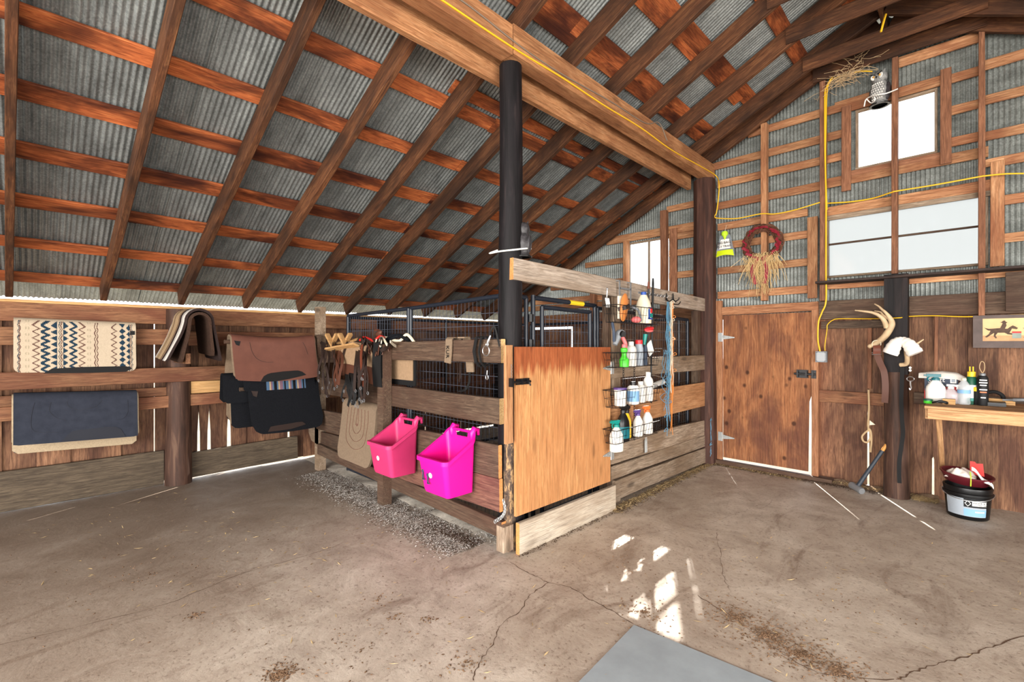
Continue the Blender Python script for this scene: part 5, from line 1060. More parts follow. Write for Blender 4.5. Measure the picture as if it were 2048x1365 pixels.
def jar(name, label, base, h, r, body, cap, prof=None, band=None, caph=.14, capr=.5, sq=0, flat=1, R=None, group=None, cat='bottle'):
    base = V(base); t = thing(name, label, cat, base, group); R = R or Matrix.Identity(3)
    pr = prof or [(.94, 0), (1, .03), (1, .68), (.85, .78), (capr, .86)]
    s = MB(); s.lathe([(a * r, b * h) for a, b in pr], base, 18, R, 0, 1, flat, sq); s.build('body', body, t, smooth=True)
    if band: s = MB(); s.lathe([(r * 1.015, h * .12), (r * 1.015, h * .6)], base, 18, R, 0, 1, flat, sq); s.build('label_band', band, t, smooth=True)
    s = MB(); s.lathe([(capr * r * 1.1, pr[-1][1] * h - .002), (capr * r * 1.1, (pr[-1][1] + caph) * h), (capr * r * .9, (pr[-1][1] + caph) * h + .004)], base, 14, R); s.build('cap', cap, t, smooth=True); return t
def blocks(parent, base, R, items):   # little print bars on a label: (x, z, w, h, mat) on the face y = -d
    for (x, d, z, w_, h_, m_) in items: s = MB(); s.obox(V(base) + R @ V((x, -d, z)), (w_, .0012, h_), R); s.build('print', m_, parent)

# ---------------- hanging wire baskets on the stall partition
BXF, BXB = -2.13, -2.27
t = thing('basket_rack', 'black wire rack of four hanging baskets hooked over the top rail of the stall', 'rack', (-2.2, at(1265, 880, x=-2.2).y, at(1265, 880, x=-2.2).z), None)
bars = []
for px in (1240, 1262):
    y = at(px, 600, x=-2.29).y; bars.append(y); s = MB(); s.box(-2.298, -2.29, y - .008, y + .008, at(px, 612, x=-2.29).z, 2.075); s.box(-2.39, -2.29, y - .008, y + .008, 2.072, 2.08); s.build('hook_bar', 'tin_grey', t)
MB().box(-2.296, -2.29, bars[0], bars[1], 2.0, 2.018).build('cross_bar', 'tin_grey', t)
def basket(pyr, pyb, px0=1234, px1=1297, depth=.13):
    f0, f1 = at(px0, pyr, x=BXF), at(px1, pyr, x=BXB); zr_ = at((px0 + px1) / 2, pyr, x=-2.2).z; zb = at((px0 + px1) / 2, pyb, x=-2.2).z; y0, y1 = f0.y, f1.y - .03
    s = MB(); ins = .018
    def loop(z, k): return [(BXF - k, y0 + k, z), (BXF - k, y1 - k, z), (BXB + k, y1 - k, z), (BXB + k, y0 + k, z)]
    s.tube(loop(zr_, 0), .0035, 5, closed=True); s.tube(loop(zb, ins), .0028, 5, closed=True); s.tube(loop((zr_ + zb) / 2, ins / 2), .0018, 4, closed=True)
    n = 15
    for i in range(n + 1):
        y = y0 + (y1 - y0) * i / n; yb_ = y0 + ins + (y1 - y0 - 2 * ins) * i / n; s.tube([(BXF, y, zr_), (BXF - ins, yb_, zb), (BXB + ins, yb_, zb), (BXB, y, zr_)], .0017, 4, caps=False)
    for i in range(1, 5):
        x = BXF + (BXB - BXF) * i / 5
        for yy, yb_ in ((y0, y0 + ins), (y1, y1 - ins)): s.tube([(x, yy, zr_), (x, yb_, zb)], .0017, 4, caps=False)
    s.build('basket', 'black_metal', t); return y0 + ins, y1 - ins, zb + .003
bks = [basket(615, 647), basket(705, 733), basket(776, 808), basket(850, 876)]
for y in bars:
    s = MB(); z = at(1250, 612, x=-2.28).z; k = 0
    while z > bks[3][2] - .06: ring(s, (-2.278, y + .04, z), .009, .0022, 'x' if k % 2 else 'y', 1.5, 8); z -= .021; k += 1
    s.build('chain', 'black_metal', t)
def inb(i, q, dx=0): y0, y1, z = bks[i]; return V((-2.2 + dx, y0 + (y1 - y0) * q, z))
TOW = (1, -.5)
# basket 1
c = inb(0, .22, .03); t_ = thing('grooming_brush', 'oval wooden grooming brush with a dark hand strap in the top basket', 'brush', c)
Rb = Matrix.Rotation(math.radians(-12), 3, 'X'); s = MB(); s.ball(c + V((0, 0, .13)), .07, 14, sx=.28, sy=.85, sz=1.85, R=Rb); s.build('back', 'brush_wood', t_, smooth=True)
s = MB(); s.ribbon([c + V((-.02, -.07, .11)), c + V((.035, -.03, .125)), c + V((.038, .03, .14)), c + V((-.02, .07, .155))], .035, .004, (0, 0, 1)); s.build('hand_strap', 'dark_leather', t_)
s = MB(); s.obox(c + V((-.03, 0, .13)), (.02, .09, .2)); s.build('bristles', 'cream_twine', t_, kind='stuff')
c = inb(0, .76); t_ = jar('detergent_bottle', 'white sloped bottle with blue cap and blue-red label in the top basket', c, .30, .068, 'cream_plastic', 'blue_plastic', [(.95, 0), (1, .03), (1, .5), (.84, .68), (.4, .9)], None, .09, .34, 2.6)
Rl = frame_from((0, 1, 0), (0, 0, 1))
for (dy, dz, w_, h_, m_) in ((-.02, .09, .03, .09, 'blue_plastic'), (.02, .12, .035, .04, 'red_plastic'), (.02, .075, .05, .035, 'teal_plastic'), (0, .045, .08, .015, 'blue_plastic'), (.0, .145, .07, .012, 'purple_plastic')):
    s = MB(); s.obox(c + V((.069, dy, dz)), (.0015, w_, h_)); s.build('print', m_, t_)
s = MB(); s.ball(inb(0, .52, .02) + V((0, 0, .03)), .045, 10, sy=1.1, sz=.7); s.build('sponge', 'pink_soft', smooth=True, label='pink sponge in the top basket between brush and white bottle', category='sponge')
c = inb(0, .5, 0); s = MB(); s.tube(curve_pts([c + V((0, -.03, .15)), c + V((.03, .03, .12)), c + V((.03, .08, .05)), c + V((.02, .1, .02))], 5), .012, 7); s.build('hose_piece', 'grey_pvc', smooth=True, label='curved grey hose piece in the top basket', category='hose')
# loose things hung between the first and second basket
y0, y1, _ = bks[1]; zc = at(1260, 668, x=-2.2).z
t_ = thing('clippers', 'grey electric clippers with round head hanging below the top basket', 'clippers', (-2.2, y0 + .1, zc - .06)); s = MB(); s.ball((-2.18, y0 + .12, zc), .045, 12, sy=1.1, sz=.8); s.tube([(-2.2, y0 + .06, zc - .1), (-2.19, y0 + .1, zc - .02)], [.022, .03], 10); s.build('body', 'grey_pvc', t_, smooth=True)
s = MB(); s.tube([(-2.15, y0 + .10, zc - .005), (-2.13, y0 + .09, zc - .008)], [.028, .024], 12); s.build('head', 'black_plastic', t_, smooth=True)
s = MB(); s.tube(curve_pts([(-2.2, y0 + .02, zc + .09), (-2.18, y0 + .01, zc + .02), (-2.19, y0 + .03, zc - .07)], 5), .013, 8); s.build('comb_handle', 'box_navy', smooth=True, label='dark blue handle hanging at the left edge of the basket rack', category='comb')
t_ = thing('curry_brush', 'red oval curry brush lying above the second basket', 'brush', (-2.18, y1 - .13, zc + .03)); s = MB(); s.ball((-2.17, y1 - .13, zc + .05), .07, 12, sx=.5, sy=1.15, sz=.32, R=Matrix.Rotation(.15, 3, 'X')); s.build('back', 'red_plastic', t_, smooth=True)
s = MB(); s.ball((-2.17, y1 - .13, zc + .033), .064, 12, sx=.45, sy=1.1, sz=.25); s.build('rim', 'pink_soft', t_, smooth=True)
s = MB(); s.tube([(-2.2, y1 - .17, zc - .10), (-2.19, y1 - .16, zc + .0)], [.016, .022], 8); s.build('hoof_pick', 'teal_plastic', smooth=True, label='teal handled hoof pick standing below the red brush', category='hoof pick')
s = MB(); s.tube(curve_pts([(-2.2, y0 + .17, zc - .02), (-2.18, y0 + .2, zc - .09), (-2.19, y0 + .21, zc - .15)], 5), [.018] * 10 + [.012], 8); s.build('mane_comb', 'pink_soft', smooth=True, label='small pink grip hanging between clippers and hoof pick', category='comb')
# basket 2
c = inb(1, .22, .03); t_ = jar('sunscreen_bottle', 'small neon green and orange bottle with pink top in the second basket', c, .20, .04, 'green_plastic', 'pink_soft', [(1, 0), (1.1, .3), (.7, .42), (.55, .5), (.55, .62), (.75, .68), (.75, .8), (.4, .86)], None, .12, .45)
c = inb(1, .45); jar('lotion_bottle', 'plain white bottle with a square cap in the second basket', c, .22, .045, 'cloudy_plastic', 'white_plastic', sq=3)
c = inb(1, .64); jar('shampoo_bottle', 'pale grey bottle with a bright red cap in the second basket', c, .235, .04, 'print_grey', 'red_plastic', capr=.8, sq=3, flat=.8); c = inb(1, .8); jar('slim_bottle', 'slim navy bottle at the right end of the second basket', c, .22, .022, 'box_navy', 'black_plastic', capr=.7)
s = MB(); c = inb(1, .93) + V((.0, 0, .16)); s.obox(c, (.006, .10, .13), Matrix.Rotation(math.radians(28), 3, 'X')); s.build('paper_card', 'paper_white', label='crumpled white card sticking out of the second basket', category='card')
# basket 3
c = inb(2, .2); jar('wipes_tub', 'cloudy white tub with dark purple lid in the third basket', c, .17, .055, 'cloudy_plastic', 'purple_plastic', [(.9, 0), (.95, .03), (1, .85)], None, .08, 1.0)
c = inb(2, .45, .02); jar('dropper_bottle', 'white bottle with a black nozzle cap in the middle of the third basket', c, .20, .05, 'white_plastic', 'black_plastic', band='print_blue', sq=3); c = inb(2, .68); jar('liniment_bottle', 'white bottle with red square label right of the black-capped one', c, .19, .045, 'white_plastic', 'white_plastic', band=None, sq=3)
s = MB(); s.obox(c + V((.046, .0, .09)), (.002, .04, .04)); s.build('red_label', 'print_red', label='red square label on the bottle in the third basket', category='label') if 0 else None
c = inb(2, .88); jar('tall_bottle', 'tall bright white bottle at the right end of the third basket', c, .27, .042, 'white_plastic', 'white_plastic', sq=3)
# basket 4
c = inb(3, .22, .02); spray_bottle('fly_spray', 'black-topped spray bottle with teal and yellow label in the lowest basket', c, .34, .058, 'black_plastic', 'black_plastic', (.3, 1), band='dark_teal', group=None)
c = inb(3, .42, -.03); spray_bottle('fly_spray', 'yellow spray bottle tucked behind the black-topped one in the lowest basket', c, .31, .045, 'yellow_plastic', 'black_plastic', (0, 1)); c = inb(3, .62, .0); spray_bottle('coat_spray', 'white spray bottle with purple trigger in the lowest basket', c, .26, .05, 'white_plastic', 'purple_plastic', (-.2, -1))
c = inb(3, .86, .0); spray_bottle('coat_spray', 'white jug-shaped spray bottle with orange trigger in the lowest basket', c, .28, .052, 'white_plastic', 'orange_plastic', (-.3, -1))
zb_ = at(1233, 903, x=-2.2).z; cy_ = at(1233, 880, x=-2.2); spray_bottle('spray_bottle', 'cloudy spray bottle with teal trigger hanging low left of the lowest basket', (-2.2, cy_.y, zb_), .29, .062, 'cloudy_plastic', 'teal_plastic', (-.3, -1), fill='cream_plastic')
s = MB(); a = at(1296, 776, x=-2.44); b = at(1326, 764, x=-2.44); s.tube([a, b], .03, 14); s.build('white_tube', 'white_plastic', smooth=True, label='short white plastic tube clamped to the wire panel right of the third basket', category='tube')
cable('grey_cable', 'pale cord drooping across the wire panel beside the white tube', [(1290, 760, {'x': -2.3}), (1305, 751, {'x': -2.3}), (1325, 755, {'x': -2.3}), (1345, 748, {'x': -2.3}), (1353, 735, {'x': -2.3}), (1357, 722, {'x': -2.3})], 'cable_grey', .004)
# hook strip and whips
z = at(1300, 589, x=-2.315).z; ya, yb = at(1278, 585, x=-2.32).y, at(1329, 592, x=-2.32).y
t_ = thing('hook_strip', 'strip of small shiny hooks screwed to the stall top rail behind the black whips', 'hooks', (-2.32, (ya + yb) / 2, z))
MB().box(-2.33, -2.322, ya, yb, z - .008, z + .012).build('strip', 'tin_grey', t_)
for k in range(7):
    y = ya + (yb - ya) * (k + .5) / 7; s = MB(); s.tube([(-2.322, y, z + .008), (-2.30, y, z + .01), (-2.285, y, z - .01), (-2.27, y, z - .02), (-2.26, y, z)], .0045, 6); s.ball((-2.26, y, z + .002), .008, 6); s.build('hook', 'steel', t_, smooth=True)
for i_, (a, b, lb) in enumerate((((1297, 578), (1297, 700), 'shorter black riding whip with reddish tip hanging from the hook strip'), ((1306, 571), (1301, 806), 'long thick black whip hanging from the hook strip, right of the shorter one'))):
    A, B = at(*a, x=-2.25), at(*b, x=-2.25); t_ = thing('riding_whip', lb, 'whip', B, 'whips on the hook strip'); s = MB(); s.tube([A, A.lerp(B, .4), B], [.012, .010, .006] if i_ else [.009, .007, .005], 8); s.build('shaft', 'black_plastic', t_, smooth=True)
    s = MB(); s.tube([A + V((0, 0, .0)), A + V((0, 0, .07))], [.0125, .009], 8); s.build('grip_cap', 'black_leather' if i_ else 'red_leather', t_, smooth=True)
s = MB(); s.tube([at(1301, 700, x=-2.24), at(1302, 760, x=-2.24), at(1303, 807, x=-2.24)], .004, 5); s.build('lash_cord', 'black_leather', label='thin black lash cord beside the long whip', category='cord')
# black hooks with baling twine
c = at(1340, 605, x=-2.31); t_ = thing('twine_hook', 'black double hook on the stall top rail holding the baling twine', 'hook', c)
for px in (1333, 1346):
    a = at(px, 600, x=-2.31); s = MB(); s.tube([a + V((0, 0, .07)), a, a + V((.03, 0, -.02)), a + V((.06, .01, 0)), a + V((.065, .01, .02))], [.006, .011, .007, .006, .005], 7); s.build('hook', 'black_metal', t_, smooth=True)
s = MB(); s.tube(curve_pts([at(1343, 607, x=-2.27), at(1350, 609, x=-2.26), at(1357, 609, x=-2.26), at(1361, 604, x=-2.27)], 5), .006, 6); s.build('side_hook', 'black_metal', t_, smooth=True)
def twine(label, mat, px, pyb, seed, n, spread=.02, x=-2.26, pyt=604, group='hanging baling twine'):
    rnd = random.Random(seed); s = MB(); A = at(px, pyt, x=x); zb = at(px, pyb, x=x).z
    for k in range(n):
        L = (A.z - zb) * rnd.uniform(.55, 1.0); p = A + V((rnd.uniform(-.012, .012), rnd.uniform(-.012, .012), 0)); pts = []
        for j in range(9): q = j / 8; pts.append(p + V((rnd.gauss(0, spread * .4) * (q > 0), rnd.gauss(0, spread) * (q > 0), -L * q)))
        s.tube(curve_pts(pts, 3), .0027, 4, caps=False)
    for k in range(4):
        q = rnd.random(); c = A + V((.01, rnd.uniform(-.02, .02), -(A.z - zb) * q)); s.tube(curve_pts([c, c + V((.01, .04, .01)), c + V((.0, .02, .03)), c + V((0, -.03, .0)), c], 4), .003, 4)
    o = s.build('baling_twine', mat); o['kind'] = 'stuff'; o['label'] = label; o['category'] = 'twine'; return o
twine('bundle of blue baling twine hanging from the black hook on the stall rail', 'blue_twine', 1336, 905, 1, 9); twine('cream baling twine hanging between the blue and the orange bundles', 'cream_twine', 1342, 790, 2, 10, .012); twine('thin orange baling twine hanging right of the blue bundle', 'orange_twine', 1345, 925, 3, 7, .008)
twine('loose blue strands straying low across the stall boards', 'blue_twine', 1330, 870, 5, 3, .035, pyt=700); twine('blue twine tied down the end of the boards beside the square post', 'blue_twine', 1421, 925, 6, 2, .012, x=-2.28, pyt=838)
s = MB()
for dy in (-.012, .012): s.tube([(-2.3, at(1292, 880, x=-2.3).y + dy, at(1292, 875, x=-2.3).z), (-2.295, at(1292, 880, x=-2.3).y + dy, at(1292, 905, x=-2.3).z)], .003, 5)
s.box(-2.305, -2.298, at(1290, 880, x=-2.3).y, at(1294, 880, x=-2.3).y, at(1292, 906, x=-2.3).z, at(1292, 880, x=-2.3).z); s.build('metal_strip', 'zinc_hinge', label='narrow metal strip nailed to the grey board below the lowest basket', category='bracket')

# ================================================================ BY THE LOG POST
AY = 5.70
def A_(px, py, y=AY): return at(1600 + px / 5.46, 600 + py / 5.46, y=y)
t = thing('antler', 'large pale deer antler with three tines fixed left of the log post top', 'antler', A_(770, 505)); s = MB()
m_ = curve_pts([A_(762, 508), A_(800, 492), A_(862, 455), A_(930, 395, 5.68), A_(985, 310, 5.66), A_(1003, 255, 5.66), A_(978, 195, 5.66), A_(935, 140, 5.66), A_(895, 105, 5.68), A_(860, 72, 5.70), A_(815, 46, 5.72)], 6)
n = len(m_); s.tube(m_, [.017 + .012 * math.sin(math.pi * min(1, i / n * 1.5)) - .012 * max(0, i / n - .55) / .45 for i in range(n)], 10); s.ball(A_(765, 508), .022, 8); s.build('main_beam', 'antler', t, smooth=True)
s = MB(); tn = curve_pts([A_(945, 300, 5.66), A_(915, 225, 5.62), A_(860, 170, 5.6), A_(780, 138, 5.6), A_(690, 125, 5.6), A_(600, 116, 5.6)], 5); s.tube(tn, [.024 - .019 * i / len(tn) for i in range(len(tn))], 8); s.build('tine', 'antler', t, smooth=True)
s = MB(); tn = curve_pts([A_(985, 215, 5.66), A_(915, 175, 5.68), A_(880, 135, 5.7), A_(815, 122, 5.72)], 5); s.tube(tn, [.016 - .012 * i / len(tn) for i in range(len(tn))], 8); s.build('tine', 'antler', t, smooth=True)
t = thing('leather_belt', 'wide reddish-brown leather strap with a ring hanging from the large antler', 'strap', A_(920, 1120, 5.72))
s = MB(); ring(s, A_(835, 482, 5.68), .034, .004, n=20); s.build('ring', 'cream_plastic', t, smooth=True)
strap('belt', [A_(838, 505, 5.68), A_(842, 560, 5.68), A_(850, 625, 5.69), A_(880, 700, 5.70), A_(915, 780, 5.71), A_(930, 880, 5.71), A_(932, 1000, 5.71), A_(925, 1125, 5.72)], .052, 'brown_leather', t, side=(1, 0, 0)); strap('keeper_strap', [A_(838, 500, 5.67), A_(842, 545, 5.66), A_(838, 600, 5.67)], .058, 'red_leather', t, th=.01)
s = MB(); c = A_(838, 585, 5.665); s.tube([c + V((-.038, 0, .006)), c + V((.036, 0, .014)), c + V((.036, 0, -.006)), c + V((-.038, 0, -.012))], .004, 6, closed=True); s.build('buckle', 'steel', t, smooth=True)
t = thing('antler', 'smaller antler under the white cloth on the front of the log post', 'antler', A_(1130, 715, 5.72)); s = MB()
m_ = curve_pts([A_(1095, 712, 5.74), A_(1160, 700, 5.72), A_(1172, 640, 5.68), A_(1160, 560, 5.64), A_(1180, 500, 5.6), A_(1240, 500, 5.58), A_(1300, 465, 5.58), A_(1350, 432, 5.58)], 5); s.tube(m_, [.02 - .016 * max(0, i / len(m_) - .3) / .7 for i in range(len(m_))], 8); s.build('main_beam', 'antler', t, smooth=True)
def lobe(c0, c1, c2, w0, w1): 
    s = MB(); p = curve_pts([c0, c1, c2], 8); n = len(p); s.tube(p, [w0 + (w1 - w0) * math.sin(math.pi / 2 * i / n) + .004 * math.sin(i * 1.9) for i in range(n)], 12, flat=.45, side=(0, -1, 0)) if 0 else s.tube(p, [w0 + (w1 - w0) * math.sin(math.pi / 2 * i / n) + .003 * math.sin(i * 1.9) for i in range(n)], 14, flat=1.0); return s
t = thing('cloth_gloves', 'pair of off-white cloth gloves draped over the smaller antler on the log post', 'gloves', A_(1110, 640, 5.62))
lobe(A_(1120, 432, 5.6), A_(1045, 480, 5.57), A_(985, 590, 5.57), .03, .062).build('glove', 'white_cloth', t, smooth=True); lobe(A_(1112, 432, 5.6), A_(1190, 490, 5.57), A_(1262, 590, 5.56), .03, .062).build('glove', 'white_cloth', t, smooth=True)
pY = 5.76
strap('black_strap', [A_(1118, 735, pY), A_(1112, 900, pY), A_(1106, 1100, pY), at(1804, 840, y=pY), at(1806, 866, y=pY), at(1803, 890, y=pY), at(1799, 920, y=pY), at(1798, 945, y=pY), at(1799, 967, y=pY)], .032, 'black_leather', None, side=(1, 0, 0), label='long black strap hanging down the front of the log post', category='strap')
t = thing('snap_hook', 'silver swivel snap hook hanging from two beads right of the black strap', 'snap hook', A_(1205, 985, 5.76)); s = MB()
ring(s, A_(1205, 865, 5.76), .026, .0045, n=16, sq=.8); s.build('eye', 'steel', t, smooth=True); s = MB(); s.tube(curve_pts([A_(1205, 890, 5.76), A_(1207, 930, 5.76), A_(1215, 965, 5.76), A_(1203, 985, 5.76), A_(1192, 965, 5.76)], 5), .006, 7); s.build('hook', 'steel', t, smooth=True)
for py in (742, 772): s = MB(); s.ball(A_(1202, py, 5.75), .012, 8); s.build('bead', 'paper_white', t, smooth=True)
# rope with a loop on the wall
rx = lambda px, py: at(px, py, y=5.96)
s = MB(); s.tube(curve_pts([rx(1737, 780), rx(1738, 815), rx(1736, 850), rx(1737, 860), rx(1730, 866), rx(1724, 874), rx(1727, 883), rx(1735, 885), rx(1741, 876), rx(1741, 866), rx(1736, 858), rx(1741, 862), rx(1743, 880), rx(1741, 905)], 6), .009, 7)
t = s.build('looped_rope', 'rope_hemp', smooth=True, label='thin rope ending in a small loop hanging on the wall left of the log post', category='rope')
s = MB(); c = rx(1742, 847); s.poly([c + V((-.01, 0, .03)), c + V((.035, 0, -.01)), c + V((-.01, 0, -.02))], .01, (0, -1, 0)); s.build('tag', 'cream_twine', t)
# sledge hammer leaning against the post
a, b = at(1773, 890, y=5.86), at(1713, 978, y=5.72); b.z = max(b.z, .06); t = thing('sledgehammer', 'sledgehammer with dark sleeved handle leaning against the left side of the log post', 'hammer', V((b.x, b.y, 0))); d = (b - a)
s = MB(); s.tube([a + d * .14, a + d * .3, b], [.019, .017, .02], 10); s.build('sleeve', 'hammer_grip', t, smooth=True); s = MB(); s.tube([a, a + d * .15], .016, 10); s.build('handle', 'hickory', t, smooth=True)
s = MB(); hd = V((.7, -.72, -.15)).normalized(); s.tube([b - hd * .075, b - hd * .06, b - hd * .03, b + hd * .03, b + hd * .06, b + hd * .075], [.03, .036, .033, .033, .036, .03], 10); s.build('head', 'tin_grey', t, smooth=True)

# ================================================================ PICTURE
a, b = at(1946, 632, y=6.0), at(1946, 696, y=6.0); x0, x1, z1, z0 = a.x, a.x + .74, a.z, b.z
t = thing('framed_picture', 'long framed western picture of running horses on the plank wall above the bench', 'picture', ((x0 + x1) / 2, 6.0, z0)); fw = .062
for (A, B, C, D) in ((x0, x1, z1 - .03, z1), (x0, x1, z0, z0 + .06), (x0, x0 + fw, z0 + .06, z1 - .03), (x1 - fw, x1, z0 + .06, z1 - .03)): MB().box(A, B, 5.985, 6.01, C, D).build('frame_side', 'frame_wood', t)
ix0, ix1, iz0, iz1 = x0 + fw, x1 - fw, z0 + .06, z1 - .03; MB().box(ix0, ix1, 6.0, 6.006, iz0, iz1).build('print_sheet', 'picture_sky', t); MB().box(ix0, ix1, 5.998, 6.0, iz0, iz0 + .05).build('print_ground', 'picture_ground', t)
def horse_print(cx, cz, k):
    H = [(-.95, .30), (-1.3, .42), (-1.0, .12), (-.82, .10), (-.95, -.25), (-1.25, -.55), (-1.1, -.62), (-.75, -.3), (-.55, -.12), (-.60, -.5), (-.45, -.72), (-.35, -.68), (-.45, -.4), (-.3, -.12), (.2, -.12), (.42, -.3), (.75, -.35), (.85, -.6), (.95, -.55), (.9, -.25), (.55, -.12), (.62, .02), (.72, .3), (1.05, .22), (1.15, .34), (.95, .52), (.78, .62), (.62, .5), (.4, .28), (.22, .3), (.34, .62), (.30, .86), (.42, .95), (.28, 1.02), (.22, 1.15), (.08, 1.12), (.0, 1.0), (-.14, .97), (.06, .88), (.0, .68), (-.12, .36), (-.45, .34)]
    s = MB(); s.poly([(cx + x * k, 5.9985, cz + z * k) for x, z in H], .0009, (0, -1, 0)); s.build('horse_and_rider', 'picture_brown', t)
def barrel_print(cx, w_=.055): MB().box(cx - w_ / 2, cx + w_ / 2, 5.9972, 5.999, iz0 + .025, iz0 + .085).build('barrel', 'picture_grey', t); MB().box(cx - w_ / 2, cx + w_ / 2, 5.9968, 5.9975, iz0 + .07, iz0 + .085).build('barrel_band', 'print_red', t)
horse_print(ix0 + .12, iz0 + .085, .085); barrel_print(ix0 + .21); horse_print(ix0 + .355, iz0 + .08, .085); barrel_print(ix0 + .46); horse_print(ix0 + .55, iz0 + .085, .08)

# ================================================================ WORKBENCH
BZ = .975; fl = at(1849, 812, z=BZ); BYF = fl.y
t = thing('workbench', 'pine workbench with a slanted brace fixed to the right of the gable wall', 'workbench', (.3, 5.65, .5)); X1 = 1.25
for k in range(3):
    y0 = BYF + (5.97 - BYF) * k / 3; board('plank', (fl.x, y0 + (5.97 - BYF) / 6, BZ - .012), (X1, y0 + (5.97 - BYF) / 6, BZ - .012), (5.97 - BYF) / 3 - .003, .024, 'bench_wood', t, n=(0, 0, 1), rough=0)
zb = at(1850, 838, y=BYF).z; board('apron', (fl.x + .02, BYF + .03, (BZ - .024 + zb) / 2), (X1, BYF + .03, (BZ - .024 + zb) / 2), BZ - .024 - zb, .036, 'bench_wood', t, n=(0, -1, 0), rough=.002)
p0 = at(1876, 842, y=BYF + .06); p1 = at(1884, 935, y=5.93); board('brace', (p0.x, BYF + .07, zb + .06), (p1.x, 5.95, p1.z), .09, .038, 'bench_wood', t, n=(1, 0, 0)) if 0 else board('brace', (p0.x, BYF + .07, zb + .06), (p1.x, 5.95, p1.z), .036, .085, 'bench_wood', t, n=(0, -1, .6))
board('brace', (X1 - .1, BYF + .07, zb + .06), (X1 - .1, 5.95, p1.z), .036, .085, 'bench_wood', t, n=(0, -1, .6)); board('side_rail', (fl.x + .02, BYF + .05, BZ - .07), (fl.x + .02, 5.97, BZ - .07), .09, .036, 'bench_wood', t, n=(1, 0, 0))
def onb(px, y): p = at(px, 700, y=y); return V((p.x, y, BZ + .001))
# rag box
yb_ = 5.72; bl, br = onb(1849, yb_), onb(1916, yb_); ht = at(1880, 750, y=yb_).z - BZ; t = thing('rag_box', 'red and slate cardboard box of shop rags at the left end of the bench', 'box', ((bl.x + br.x) / 2, yb_ + .07, BZ))
s = MB(); s.box(bl.x, br.x, yb_, yb_ + .14, BZ + .001, BZ + ht); s.build('carton', 'box_navy', t); W_ = br.x - bl.x
s = MB(); s.poly([(bl.x, yb_ - .0015, BZ + .002), (br.x, yb_ - .0015, BZ + .002), (br.x, yb_ - .0015, BZ + ht * .62), (bl.x + W_ * .55, yb_ - .0015, BZ + ht * .52), (bl.x, yb_ - .0015, BZ + ht * .38)], .001, (0, -1, 0)); s.build('red_print', 'print_red', t)
MB().box(bl.x - .0015, bl.x, yb_, yb_ + .14, BZ + .002, BZ + ht * .45).build('side_print', 'print_red', t)
lettering('Scott', .055, (bl.x + W_ * .36, yb_ - .003, BZ + ht * .78), (1, 0, .1), (0, 0, 1), 'paper_white', t); lettering('SHOP', .062, (bl.x + W_ * .58, yb_ - .004, BZ + ht * .55), (1, 0, .08), (.25, 0, 1), 'paper_white', t); lettering('SHOP', .058, (bl.x + W_ * .575, yb_ - .0055, BZ + ht * .55), (1, 0, .08), (.25, 0, 1), 'print_black', t)
lettering('ORIGINAL', .026, (bl.x + W_ * .60, yb_ - .004, BZ + ht * .34), (1, 0, 0), (0, 0, 1), 'paper_white', t)
MB().box(br.x - .05, br.x - .01, yb_ - .003, yb_ - .0015, BZ + ht * .7, BZ + ht * .95).build('corner_print', 'paper_white', t); MB().box(br.x - .042, br.x - .018, yb_ - .004, yb_ - .003, BZ + ht * .74, BZ + ht * .91).build('corner_icon', 'print_grey', t)
s = MB(); s.grid(lambda u, v: (bl.x - .04 + (W_ + .09) * u, yb_ - .03 + .19 * v, BZ + ht + .008 + .022 * math.sin(math.pi * u) * math.sin(math.pi * v) - .03 * max(0, u - .82) / .18 - .035 * max(0, .12 - v) / .12 + .004 * noise.noise(V((u * 9, v * 6, 0)))), 20, 10)
s.grid(lambda u, v: (bl.x - .04 + (W_ + .09) * u, yb_ - .03 + .19 * v, BZ + ht + .001 + .012 * math.sin(math.pi * u) * math.sin(math.pi * v) - .03 * max(0, u - .82) / .18 - .035 * max(0, .12 - v) / .12), 20, 10); s.build('shop_rag', 'white_cloth', smooth=True, label='white rag lying flat over the top of the red rag box', category='rag')
spray_bottle('spray_bottle', 'cloudy spray bottle with teal trigger in front of the rag box', onb(1871, 5.60), at(1871, 745, y=5.6).z - BZ, .068, 'cloudy_plastic', 'dark_teal', (-1, -.2)); spray_bottle('spray_bottle', 'clear spray bottle with white trigger and purple collar between rag box and water bottle', onb(1902, 5.60), at(1902, 767, y=5.6).z - BZ, .052, 'clear_plastic', 'white_plastic', (1, -.2), band=None)
c = onb(1928, 5.58); t = jar('water_bottle', 'clear crinkled water bottle with blue label on the bench', c, at(1928, 757, y=5.58).z - BZ, .043, 'clear_plastic', 'cream_plastic', [(.9, 0), (1, .05), (.9, .2), (1, .3), (.88, .42), (.98, .5), (.98, .68), (.8, .78), (.32, .92)], None, .06, .34)
s = MB(); s.lathe([(.0435, .095), (.0435, .125)], c, 16); s.build('label_band', 'print_blue', t, smooth=True)
c = onb(1943, 5.64); t = jar('insect_spray', 'dark green spray can with yellow top on the bench beside the water bottle', c, at(1943, 740, y=5.64).z - BZ - .02, .036, 'dark_green', 'yellow_plastic', [(.95, 0), (1, .02), (1, .8), (.75, .86)], 'paper_white', .14, .7)
s = MB()
for dx in (-.01, .01): s.tube([c + V((dx, 0, at(1943, 740, y=5.64).z - BZ - .025)), c + V((dx, 0, at(1943, 734, y=5.64).z - BZ))], .005, 6)
s.build('nozzle', 'yellow_plastic', t, kind='stuff'); s = MB(); s.lathe([(.038, .03), (.038, .055)], c, 16); s.build('teal_stripe', 'teal_plastic', t, smooth=True)
c = onb(1955, 5.62); jar('spray_can', 'black spray can with a wide yellow cap next to the green one', c, .15, .028, 'print_black', 'yellow_plastic', [(.95, 0), (1, .02), (1, .74), (.9, .78)], None, .2, .95)
